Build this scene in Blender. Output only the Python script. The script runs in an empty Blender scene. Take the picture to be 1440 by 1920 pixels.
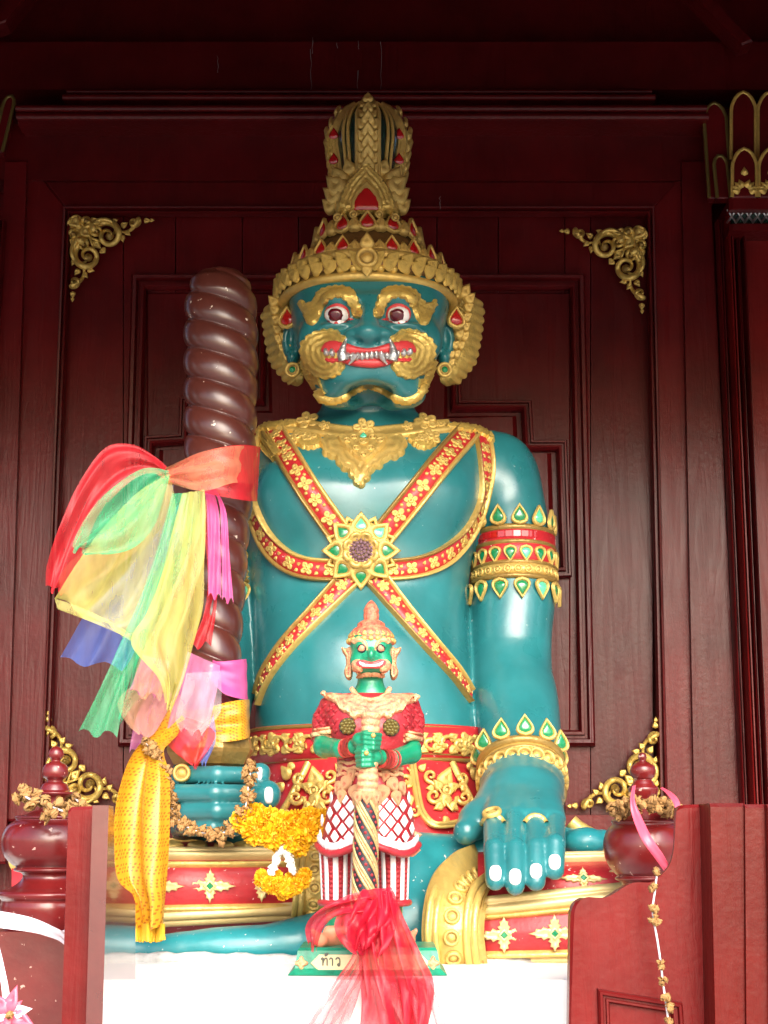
import bpy, math, random
import numpy as np
from mathutils import Vector, Matrix, geometry
from mathutils.bvhtree import BVHTree
random.seed(7); rng = np.random.RandomState(7)
scene = bpy.context.scene
COL = scene.collection
PI = math.pi

# ------------------------------------------------------------------ camera
FPX, CAMY, CAMZ = 3000.0, -5.0, 1.6
PITCH = math.atan(0.2)
cam_data = bpy.data.cameras.new('camera')
cam_data.sensor_fit = 'HORIZONTAL'; cam_data.sensor_width = 36; cam_data.lens = FPX / 1440 * 36
cam_data.clip_end = 2000; cam_data.clip_start = 0.05
cam = bpy.data.objects.new('camera', cam_data); COL.objects.link(cam)
cam.location = (0, CAMY, CAMZ); cam.rotation_euler = (PI / 2 + PITCH, 0, 0)
scene.camera = cam

# ------------------------------------------------------------------ daylight
SUN_EL, SUN_AZ = math.radians(32), math.radians(10)     # azimuth measured from -Y (behind the camera) towards +X
world = bpy.data.worlds.new('World'); scene.world = world; world.use_nodes = True
wn = world.node_tree.nodes; wl = world.node_tree.links
sky = wn.new('ShaderNodeTexSky'); sky.sky_type = 'NISHITA'; sky.sun_disc = False
sky.sun_elevation = SUN_EL; sky.sun_rotation = PI - SUN_AZ
sky.air_density = 1.0; sky.dust_density = 3.0; sky.ozone_density = 0.6
wn['Background'].inputs['Strength'].default_value = 0.15
wl.new(sky.outputs[0], wn['Background'].inputs['Color'])
sd = bpy.data.lights.new('sun', 'SUN'); sd.energy = 1.5; sd.angle = math.radians(50); sd.color = (1, 0.97, 0.93)
sun = bpy.data.objects.new('sun', sd); COL.objects.link(sun)
sdir = Vector((math.sin(SUN_AZ) * math.cos(SUN_EL), -math.cos(SUN_AZ) * math.cos(SUN_EL), math.sin(SUN_EL)))
sun.rotation_euler = sdir.to_track_quat('Z', 'Y').to_euler()
sun.location = (2, -12, 10)
scene.view_settings.view_transform = 'Standard'; scene.view_settings.look = 'None'
scene.view_settings.gamma = 1; scene.view_settings.use_curve_mapping = False
scene.view_settings.exposure = 1.42
try:
    scene.cycles.transparent_max_bounces = 24; scene.cycles.max_bounces = 8
except Exception: pass

# ------------------------------------------------------------------ picture <-> place
cp, sp_ = math.cos(PITCH), math.sin(PITCH)
def P(px, py, y):
    """the point of the place at depth y that the photograph shows at pixel px,py"""
    dx = (px - 720) / FPX; dv = (960 - py) / FPX
    d = Vector((dx, cp - dv * sp_, sp_ + dv * cp))
    t = (y - CAMY) / d.y
    return Vector((d.x * t, y, CAMZ + d.z * t))
def M(n, py, y):
    """n pixels as metres there"""
    p = P(720, py, y)
    return n * ((p.y - CAMY) * cp + (p.z - CAMZ) * sp_) / FPX

# ------------------------------------------------------------------ materials
def mat(name, col, rough=0.5, metal=0.0, coat=0.0, bump=0.0, bscale=60, var=0.0, vscale=8, spec=0.5, col2=None, extra=None, croug=0.22):
    m = bpy.data.materials.new(name); m.use_nodes = True
    nt = m.node_tree; N = nt.nodes; L = nt.links; b = N['Principled BSDF']
    b.inputs['Base Color'].default_value = (*col, 1); b.inputs['Roughness'].default_value = rough
    b.inputs['Metallic'].default_value = metal; b.inputs['Coat Weight'].default_value = coat
    b.inputs['Coat Roughness'].default_value = croug
    b.inputs['Specular IOR Level'].default_value = spec
    tc = N.new('ShaderNodeTexCoord')
    if var or col2:
        n = N.new('ShaderNodeTexNoise'); n.inputs['Scale'].default_value = vscale; n.inputs['Detail'].default_value = 8; n.inputs['Roughness'].default_value = 0.65
        L.new(tc.outputs['Object'], n.inputs['Vector'])
        r = N.new('ShaderNodeValToRGB'); r.color_ramp.elements[0].position = 0.35; r.color_ramp.elements[1].position = 0.68
        c2 = col2 or tuple(c * (1 - var) for c in col)
        r.color_ramp.elements[0].color = (*c2, 1); r.color_ramp.elements[1].color = (*col, 1)
        L.new(n.outputs['Fac'], r.inputs['Fac']); L.new(r.outputs['Color'], b.inputs['Base Color'])
    if bump:
        n2 = N.new('ShaderNodeTexNoise'); n2.inputs['Scale'].default_value = bscale; n2.inputs['Detail'].default_value = 5
        L.new(tc.outputs['Object'], n2.inputs['Vector'])
        bp = N.new('ShaderNodeBump'); bp.inputs['Strength'].default_value = bump; bp.inputs['Distance'].default_value = 0.01
        L.new(n2.outputs['Fac'], bp.inputs['Height']); L.new(bp.outputs['Normal'], b.inputs['Normal'])
    if extra: extra(m, N, L, b, tc)
    return m

def dirt_specks(colr, scale=90, thr=0.74, amount=1.0):
    """small chips and specks of another colour over the paint"""
    def f(m, N, L, b, tc):
        n = N.new('ShaderNodeTexNoise'); n.inputs['Scale'].default_value = scale; n.inputs['Detail'].default_value = 3
        n3 = N.new('ShaderNodeTexNoise'); n3.inputs['Scale'].default_value = scale * 0.09
        L.new(tc.outputs['Object'], n.inputs['Vector']); L.new(tc.outputs['Object'], n3.inputs['Vector'])
        ad = N.new('ShaderNodeMath'); ad.operation = 'MULTIPLY_ADD'; ad.inputs[1].default_value = 0.25
        L.new(n3.outputs['Fac'], ad.inputs[0]); L.new(n.outputs['Fac'], ad.inputs[2])
        r = N.new('ShaderNodeValToRGB'); r.color_ramp.elements[0].position = thr + 0.12; r.color_ramp.elements[1].position = thr + 0.145
        L.new(ad.outputs[0], r.inputs['Fac'])
        mx = N.new('ShaderNodeMix'); mx.data_type = 'RGBA'
        L.new(r.outputs['Color'], mx.inputs[0])
        src = b.inputs['Base Color']
        if src.is_linked: L.new(src.links[0].from_socket, mx.inputs[6])
        else: mx.inputs[6].default_value = src.default_value[:]
        mx.inputs[7].default_value = (*colr, 1)
        L.new(mx.outputs[2], b.inputs['Base Color'])
    return f

def wood_extra(m, N, L, b, tc):
    mp = N.new('ShaderNodeMapping'); mp.inputs['Scale'].default_value = (14, 14, 1.1)
    L.new(tc.outputs['Object'], mp.inputs['Vector'])
    n = N.new('ShaderNodeTexNoise'); n.inputs['Scale'].default_value = 2.2; n.inputs['Detail'].default_value = 9; n.inputs['Distortion'].default_value = 1.6
    L.new(mp.outputs[0], n.inputs['Vector'])
    w = N.new('ShaderNodeTexNoise'); w.inputs['Scale'].default_value = 55; w.inputs['Detail'].default_value = 4
    L.new(tc.outputs['Object'], w.inputs['Vector'])
    ma = N.new('ShaderNodeMath'); ma.operation = 'MULTIPLY_ADD'; ma.inputs[1].default_value = 0.35
    L.new(w.outputs['Fac'], ma.inputs[0]); L.new(n.outputs['Fac'], ma.inputs[2])
    bp = N.new('ShaderNodeBump'); bp.inputs['Strength'].default_value = 0.35; bp.inputs['Distance'].default_value = 0.006
    L.new(ma.outputs[0], bp.inputs['Height']); L.new(bp.outputs['Normal'], b.inputs['Normal']); L.new(bp.outputs['Normal'], b.inputs['Coat Normal'])
    r = N.new('ShaderNodeMapRange'); r.inputs[1].default_value = 0.3; r.inputs[2].default_value = 0.75; r.inputs[3].default_value = 0.30; r.inputs[4].default_value = 0.46
    L.new(n.outputs['Fac'], r.inputs[0]); L.new(r.outputs[0], b.inputs['Roughness'])
    # scratches along the grain
    sm = N.new('ShaderNodeMapping'); sm.inputs['Scale'].default_value = (60, 60, 3)
    L.new(tc.outputs['Object'], sm.inputs['Vector'])
    s = N.new('ShaderNodeTexNoise'); s.inputs['Scale'].default_value = 2.0; s.inputs['Detail'].default_value = 2
    L.new(sm.outputs[0], s.inputs['Vector'])
    cr = N.new('ShaderNodeValToRGB'); cr.color_ramp.elements[0].position = 0.70; cr.color_ramp.elements[1].position = 0.80
    cr.color_ramp.elements[1].color = (.35, .35, .35, 1)
    L.new(s.outputs['Fac'], cr.inputs['Fac'])
    mx = N.new('ShaderNodeMix'); mx.data_type = 'RGBA'; L.new(cr.outputs['Color'], mx.inputs[0])
    L.new(b.inputs['Base Color'].links[0].from_socket, mx.inputs[6]); mx.inputs[7].default_value = (.16, .025, .022, 1)
    oi = N.new('ShaderNodeObjectInfo'); mr2 = N.new('ShaderNodeMapRange'); mr2.inputs[3].default_value = .78; mr2.inputs[4].default_value = 1.22
    L.new(oi.outputs['Random'], mr2.inputs[0]); hs = N.new('ShaderNodeHueSaturation'); L.new(mr2.outputs[0], hs.inputs['Value']); L.new(mx.outputs[2], hs.inputs['Color'])
    L.new(hs.outputs[0], b.inputs['Base Color'])

def teal_extra(m, N, L, b, tc):
    dirt_specks((.35, .48, .46), 85, .755)(m, N, L, b, tc)
    n = N.new('ShaderNodeTexNoise'); n.inputs['Scale'].default_value = 9; n.inputs['Detail'].default_value = 6; L.new(tc.outputs['Object'], n.inputs['Vector'])
    r = N.new('ShaderNodeMapRange'); r.inputs[1].default_value = .3; r.inputs[2].default_value = .7; r.inputs[3].default_value = .22; r.inputs[4].default_value = .48
    L.new(n.outputs['Fac'], r.inputs[0]); L.new(r.outputs[0], b.inputs['Roughness'])

def sgold_extra(m, N, L, b, tc):
    g = N.new('ShaderNodeNewGeometry')
    r = N.new('ShaderNodeValToRGB'); r.color_ramp.elements[0].position = 0.47; r.color_ramp.elements[1].position = 0.53
    L.new(g.outputs['Pointiness'], r.inputs['Fac'])
    mx = N.new('ShaderNodeMix'); mx.data_type = 'RGBA'; L.new(r.outputs['Color'], mx.inputs[0])
    mx.inputs[6].default_value = (.60, .06, .05, 1)
    L.new(b.inputs['Base Color'].links[0].from_socket, mx.inputs[7]); L.new(mx.outputs[2], b.inputs['Base Color'])
def gold_crease_shade(m, N, L, b, tc):  # paints shade into the gold: creases and recesses get a dark brown
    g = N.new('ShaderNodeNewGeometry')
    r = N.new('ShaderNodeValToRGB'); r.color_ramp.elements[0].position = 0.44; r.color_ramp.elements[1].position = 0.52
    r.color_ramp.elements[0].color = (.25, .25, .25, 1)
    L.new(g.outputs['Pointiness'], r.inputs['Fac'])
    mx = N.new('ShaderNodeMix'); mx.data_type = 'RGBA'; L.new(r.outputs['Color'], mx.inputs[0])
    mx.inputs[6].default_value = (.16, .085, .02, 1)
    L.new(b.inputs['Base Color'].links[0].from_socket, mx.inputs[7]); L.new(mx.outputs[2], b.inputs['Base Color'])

MT = {}
MT['teal'] = mat('teal_paint', (.022, .195, .215), .3, coat=.4, var=.28, vscale=5, bump=.13, bscale=13, extra=teal_extra)
MT['teal2'] = mat('worn_teal_paint', (.02, .25, .28), .36, coat=.2, var=.3, vscale=6, bump=.12, bscale=30, extra=dirt_specks((.5, .56, .5), 70, .70))
MT['gold'] = mat('gold_paint', (.78, .54, .155), .32, metal=.45, bump=.25, bscale=70, var=.22, vscale=25, extra=gold_crease_shade)
MT['gilt'] = mat('carved_gilt', (.82, .57, .145), .30, metal=.45, bump=.5, bscale=50, var=.25, vscale=30, extra=gold_crease_shade)
MT['dust'] = mat('grey_dust', (.25, .22, .21), .9)
MT['umber'] = mat('umber_ground_and_shade', (.20, .10, .03), .5, metal=.2, bump=.4, bscale=60, var=.3, vscale=30)  # brown of the crown cap; also painted shade behind the band's leaves
MT['palegold'] = mat('pale_gold_paint', (.78, .60, .27), .4, metal=.3, bump=.15, bscale=40, var=.15, vscale=12)
MT['red'] = mat('red_paint', (.50, .022, .03), .42, coat=.15, var=.25, vscale=20, bump=.15, bscale=60, extra=dirt_specks((.7, .45, .42), 80, .70))
MT['lip'] = mat('lip_red', (.62, .045, .05), .4, coat=.1, var=.12, vscale=20)
MT['wood'] = mat('lacquered_wood', (.12, .0045, .006), .33, coat=.09, spec=.24, var=.38, vscale=4, extra=wood_extra)
MT['wood3'] = mat('bright_red_varnished_wood', (.15, .004, .002), .34, coat=.08, spec=.2, var=.35, vscale=4, extra=wood_extra)
MT['wood2'] = mat('varnished_red_wood', (.15, .006, .006), .34, coat=.08, spec=.2, var=.35, vscale=4, extra=wood_extra)
MT['oldwood'] = mat('turned_red_wood', (.17, .011, .011), .28, coat=.4, var=.3, vscale=9, bump=.08, bscale=30, extra=dirt_specks((.5, .3, .25), 75, .70))
MT['club'] = mat('brown_lacquer', (.085, .021, .015), .3, coat=.35, var=.25, vscale=6, bump=.07, bscale=28, extra=dirt_specks((.6, .5, .42), 45, .72))
MT['gemred'] = mat('red_glass', (.42, .008, .01), .08, coat=1)
MT['gemgreen'] = mat('green_glass', (.003, .21, .075), .08, coat=1)
MT['gemgreen2'] = mat('pale_green_glass', (.10, .55, .33), .08, coat=1)
MT['darkglass'] = mat('dark_green_glass', (.004, .03, .022), .06, coat=1, bump=.2, bscale=15)
MT['white'] = mat('white_gloss', (.86, .86, .84), .3, coat=.2)
MT['eye'] = mat('eye_white', (.80, .78, .77), .25, coat=.5)
MT['iris'] = mat('iris_red', (.10, .004, .012), .15, coat=.7)
MT['silver'] = mat('silver_paint', (.62, .62, .62), .28, metal=.85, bump=.3, bscale=80)
MT['plinth'] = mat('white_plaster', (.88, .88, .87), .55, var=.06, vscale=5, bump=.1, bscale=30)
MT['cement'] = mat('bare_cement', (.55, .55, .53), .8, var=.35, vscale=35, bump=.6, bscale=60)
MT['ground'] = mat('pale_paving', (.30, .29, .27), .8, var=.2, vscale=2, bump=.2, bscale=20)
MT['bead'] = mat('grey_beads', (.28, .20, .23), .25, coat=.5, col2=(.12, .03, .05), vscale=60)
MT['dried'] = mat('dried_petals', (.50, .27, .09), .75, var=.5, vscale=60)
MT['marigold'] = mat('marigold_petals', (.85, .56, .008), .6, col2=(.80, .34, .004), vscale=30)
MT['jasmine'] = mat('white_buds', (.85, .85, .80), .6)
MT['sgreen'] = mat('figure_green', (.01, .28, .14), .3, metal=.08, coat=.3, var=.2, vscale=20, bump=.15, bscale=60)
MT['sgold'] = mat('figure_pale_gold', (.80, .55, .27), .45, metal=.1, bump=.6, bscale=110, col2=(.70, .25, .13), vscale=55, extra=sgold_extra)
MT['coral'] = mat('figure_coral', (.72, .28, .14), .45, bump=.6, bscale=110, col2=(.55, .06, .045), vscale=80)
MT['sred'] = mat('figure_red', (.42, .02, .03), .4, coat=.1, bump=.35, bscale=70, var=.25, vscale=40)
MT['swhite'] = mat('figure_white', (.84, .80, .80), .5, var=.08, vscale=50)
MT['sorange'] = mat('figure_orange', (.78, .27, .15), .5)
MT['sdark'] = mat('figure_black', (.02, .02, .03), .4)
MT['bgreen'] = mat('base_green', (.01, .30, .17), .4, var=.5, vscale=30, bump=.2, bscale=60)
MT['bronze'] = mat('olive_bronze', (.22, .17, .05), .3, metal=.6)
MT['ink'] = mat('grey_ink', (.12, .12, .10), .7)
MT['string'] = mat('white_string', (.75, .72, .75), .7)

def sheer(name, col, alpha, gloss=0.0):
    m = bpy.data.materials.new(name); m.use_nodes = True
    N = m.node_tree.nodes; L = m.node_tree.links
    for n in list(N):
        if n.type != 'OUTPUT_MATERIAL': N.remove(n)
    out = [n for n in N if n.type == 'OUTPUT_MATERIAL'][0]
    tc = N.new('ShaderNodeTexCoord')
    w = N.new('ShaderNodeTexNoise'); w.inputs['Scale'].default_value = 6; w.inputs['Detail'].default_value = 3
    mp = N.new('ShaderNodeMapping'); mp.inputs['Scale'].default_value = (5, 5, 1); L.new(tc.outputs['Object'], mp.inputs['Vector']); L.new(mp.outputs[0], w.inputs['Vector'])
    mr = N.new('ShaderNodeMapRange'); mr.inputs[1].default_value = .3; mr.inputs[2].default_value = .7
    mr.inputs[3].default_value = alpha - .10; mr.inputs[4].default_value = min(1, alpha + .10); L.new(w.outputs['Fac'], mr.inputs[0])
    lw = N.new('ShaderNodeLayerWeight'); lw.inputs['Blend'].default_value = .35
    ad = N.new('ShaderNodeMath'); ad.operation = 'MULTIPLY_ADD'; ad.inputs[1].default_value = .45 * (1 - alpha); ad.use_clamp = True
    L.new(lw.outputs['Facing'], ad.inputs[0]); L.new(mr.outputs[0], ad.inputs[2])
    d = N.new('ShaderNodeBsdfDiffuse'); d.inputs['Color'].default_value = (*col, 1)
    t = N.new('ShaderNodeBsdfTranslucent'); t.inputs['Color'].default_value = (*col, 1)
    g = N.new('ShaderNodeBsdfGlossy'); g.inputs['Roughness'].default_value = .45
    m1 = N.new('ShaderNodeMixShader'); m1.inputs[0].default_value = .4; L.new(d.outputs[0], m1.inputs[1]); L.new(t.outputs[0], m1.inputs[2])
    m2 = N.new('ShaderNodeMixShader'); m2.inputs[0].default_value = .04 + gloss; L.new(m1.outputs[0], m2.inputs[1]); L.new(g.outputs[0], m2.inputs[2])
    tr = N.new('ShaderNodeBsdfTransparent')
    m3 = N.new('ShaderNodeMixShader'); L.new(ad.outputs[0], m3.inputs[0]); L.new(tr.outputs[0], m3.inputs[1]); L.new(m2.outputs[0], m3.inputs[2])
    L.new(m3.outputs[0], out.inputs['Surface'])
    return m
def brocade(name, col, col2):
    def ex(m, N, L, b, tc):
        uv = N.new('ShaderNodeUVMap')
        sep = N.new('ShaderNodeSeparateXYZ'); L.new(uv.outputs[0], sep.inputs[0])
        def mth(op, a, b_=None, v=None):
            n = N.new('ShaderNodeMath'); n.operation = op
            if hasattr(a, 'links') or not isinstance(a, (int, float)): L.new(a, n.inputs[0])
            else: n.inputs[0].default_value = a
            if b_ is not None:
                if isinstance(b_, (int, float)): n.inputs[1].default_value = b_
                else: L.new(b_, n.inputs[1])
            return n.outputs[0]
        u = mth('MULTIPLY', sep.outputs[0], 120.); v = mth('MULTIPLY', sep.outputs[1], 120.)
        row = mth('FLOOR', v); u2 = mth('ADD', u, mth('MULTIPLY', row, .5))
        fu = mth('FRACT', u2); fv = mth('FRACT', v)
        du = mth('ABSOLUTE', mth('SUBTRACT', mth('ADD', fu, mth('MULTIPLY', fv, .35)), .6)); dv = mth('ABSOLUTE', mth('SUBTRACT', fv, .5))
        k = mth('MULTIPLY', mth('LESS_THAN', du, .22), mth('LESS_THAN', dv, .30))
        r2 = mth('FRACT', mth('MULTIPLY', row, .25)); k = mth('MULTIPLY', k, mth('LESS_THAN', r2, .70))
        mx = N.new('ShaderNodeMix'); mx.data_type = 'RGBA'; L.new(k, mx.inputs[0])
        mx.inputs[6].default_value = (*col, 1); mx.inputs[7].default_value = (*col2, 1); L.new(mx.outputs[2], b.inputs['Base Color'])
    return mat(name, col, .38, coat=0, extra=ex)
MT['brocade'] = brocade('yellow_brocade', (.54, .27, .014), (.34, .10, .008))

# ------------------------------------------------------------------ objects
WM = {}
def link(o, parent=None, world=None):
    COL.objects.link(o); w = world or Matrix.Identity(4); WM[o.name] = w
    if parent is not None:
        o.parent = parent; o.matrix_parent_inverse = WM[parent.name].inverted()
    o.matrix_basis = w
    return o
def thing(name, label, cat, loc=(0, 0, 0), group=None, kind=None):
    o = bpy.data.objects.new(name, None); o.empty_display_size = .1
    o['label'] = label; o['category'] = cat
    if group: o['group'] = group
    if kind: o['kind'] = kind
    return link(o, None, Matrix.Translation(Vector(loc)))
def tag(o, label=None, cat=None, group=None, kind=None):
    if label: o['label'] = label
    if cat: o['category'] = cat
    if group: o['group'] = group
    if kind: o['kind'] = kind
    return o

class MB:
    def __init__(s): s.v = []; s.f = []
    def add(s, v, f, mtx=None):
        o = len(s.v)
        s.v += [tuple(mtx @ Vector(p)) for p in v] if mtx else [tuple(p) for p in v]
        s.f += [tuple(i + o for i in q) for q in f]
        return s
    def mesh(s, name, mt, smooth=True, auto=None):
        me = bpy.data.meshes.new(name); me.from_pydata(s.v, [], s.f)
        if mt: me.materials.append(MT[mt] if isinstance(mt, str) else mt)
        if smooth: me.shade_smooth()
        if auto: me.set_sharp_from_angle(angle=math.radians(auto))
        return me
    def obj(s, name, mt, parent=None, smooth=True, label=None, auto=None):
        o = bpy.data.objects.new(name, s.mesh(name, mt, smooth, auto))
        if label: o['label'] = label
        return link(o, parent)
def frame(pos, n, up, s=1.0, sz=None):
    n = Vector(n).normalized(); u = Vector(up); u = (u - n * u.dot(n)).normalized(); r = u.cross(n)
    m = Matrix.Identity(4)
    for i, (c, k) in enumerate(((r, s), (u, s), (n, sz or s))):
        for j in range(3): m[j][i] = c[j] * k
        m[0][3], m[1][3], m[2][3] = pos
    return m
def inst(name, me, parent, mtx, label=None):
    o = bpy.data.objects.new(name, me)
    if label: o['label'] = label
    return link(o, parent, mtx)

def catmull(pts, n=8, closed=False):
    pts = [np.array(p, float) for p in pts]; out = []; N = len(pts)
    rg = N if closed else N - 1
    for i in range(rg):
        if closed: a, b, c, d = pts[(i - 1) % N], pts[i], pts[(i + 1) % N], pts[(i + 2) % N]
        else: a, b, c, d = pts[max(i - 1, 0)], pts[i], pts[i + 1], pts[min(i + 2, N - 1)]
        for k in range(n):
            t = k / n
            out.append(.5 * ((2 * b) + (c - a) * t + (2 * a - 5 * b + 4 * c - d) * t * t + (-a + 3 * b - 3 * c + d) * t ** 3))
    if not closed: out.append(pts[-1])
    return np.array(out)
def resample(pts, step, closed=False):
    pts = np.array(pts, float)
    if closed: pts = np.vstack([pts, pts[:1]])
    seg = np.linalg.norm(np.diff(pts, axis=0), axis=1); s = np.concatenate([[0], np.cumsum(seg)])
    n = max(3, int(round(s[-1] / step))); t = np.linspace(0, s[-1], n + 1)
    out = np.stack([np.interp(t, s, pts[:, i]) for i in range(pts.shape[1])], 1)
    return out[:-1] if closed else out

def grid_faces(nu, nv, cu=False, cv=False):
    f = []
    for i in range(nu if cu else nu - 1):
        for j in range(nv if cv else nv - 1):
            a = i * nv + j; b = ((i + 1) % nu) * nv + j; c = ((i + 1) % nu) * nv + (j + 1) % nv; d = i * nv + (j + 1) % nv
            f.append((a, d, c, b))
    return f
def tube(pts, rad, ns=8, caps=True, flat=1.0, nrm=None):
    """a tube along pts; rad a number or one per point"""
    pts = [Vector(p) for p in pts]; n = len(pts)
    rad = [rad] * n if isinstance(rad, (int, float)) else list(rad)
    v = []; up = Vector(nrm) if nrm is not None else Vector((0, 0, 1))
    t0 = (pts[1] - pts[0]).normalized()
    if abs(t0.dot(up)) > .95: up = Vector((1, 0, 0))
    u = (up - t0 * up.dot(t0)).normalized()
    for i in range(n):
        t = (pts[min(i + 1, n - 1)] - pts[max(i - 1, 0)]).normalized()
        u = (u - t * u.dot(t)).normalized(); w = t.cross(u)
        for k in range(ns):
            a = 2 * PI * k / ns
            v.append(pts[i] + (u * math.cos(a) * flat + w * math.sin(a)) * rad[i])
    f = [(a, b, c, d) for (a, b, c, d) in grid_faces(n, ns, cv=True)]
    if caps: f += [tuple(range(ns)), tuple((n - 1) * ns + k for k in reversed(range(ns)))]
    return v, f
def strip(pts, nrms, prof, closed=False, wscale=None):
    """sweep profile [(across, height)] along pts with given normals"""
    v = []; n = len(pts); pts = [Vector(p) for p in pts]; nrms = [Vector(q) for q in nrms]
    for i in range(n):
        t = (pts[(i + 1) % n] - pts[i - 1]) if closed else (pts[min(i + 1, n - 1)] - pts[max(i - 1, 0)])
        t.normalize(); nn = (nrms[i] - t * nrms[i].dot(t)).normalized(); b = t.cross(nn); k = wscale[i] if wscale is not None else 1
        for (a, h) in prof: v.append(pts[i] + b * a * k + nn * h)
    return v, grid_faces(n, len(prof), cu=closed)
def lathe(prof, n=40, axis=(0, 0), sy=1.0, a0=0, a1=2 * PI):
    """revolve [(r,z)] about a vertical axis; sy squashes y"""
    full = abs(a1 - a0 - 2 * PI) < 1e-6; m = n if full else n + 1; v = []
    for i in range(m):
        a = a0 + (a1 - a0) * i / n
        for (r, z) in prof: v.append((axis[0] + r * math.cos(a), axis[1] + r * math.sin(a) * sy, z))
    return v, [q[::-1] for q in grid_faces(m, len(prof), cu=full)]
def box(c0, c1):
    x0, y0, z0 = c0; x1, y1, z1 = c1
    v = [(x0, y0, z0), (x1, y0, z0), (x1, y1, z0), (x0, y1, z0), (x0, y0, z1), (x1, y0, z1), (x1, y1, z1), (x0, y1, z1)]
    return v, [(0, 3, 2, 1), (4, 5, 6, 7), (0, 1, 5, 4), (1, 2, 6, 5), (2, 3, 7, 6), (3, 0, 4, 7)]
def slab(corners, yf, yb, bev=0.004):
    """board whose front outline is given in picture pixels, from depth yf back to yb, with eased edges"""
    cx = sum(c[0] for c in corners) / len(corners); cy = sum(c[1] for c in corners) / len(corners)
    rim = []; front = []; back = []
    for (x, y) in corners:
        p = P(x, y, yf); c = P(cx, cy, yf)
        d = (c - p); k = min(.3, bev * 1.5 / max(d.length, 1e-6)); q = p + d * k
        rim.append((p.x, yf + bev, p.z)); front.append((q.x, yf, q.z)); back.append((p.x, yb, p.z))
    n = len(corners); v = front + rim + back
    f = [tuple(range(n))[::-1]] + [tuple(range(2 * n, 3 * n))]
    for i in range(n):
        j = (i + 1) % n
        f.append((i, j, n + j, n + i)); f.append((n + i, n + j, 2 * n + j, 2 * n + i))
    return v, f

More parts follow.
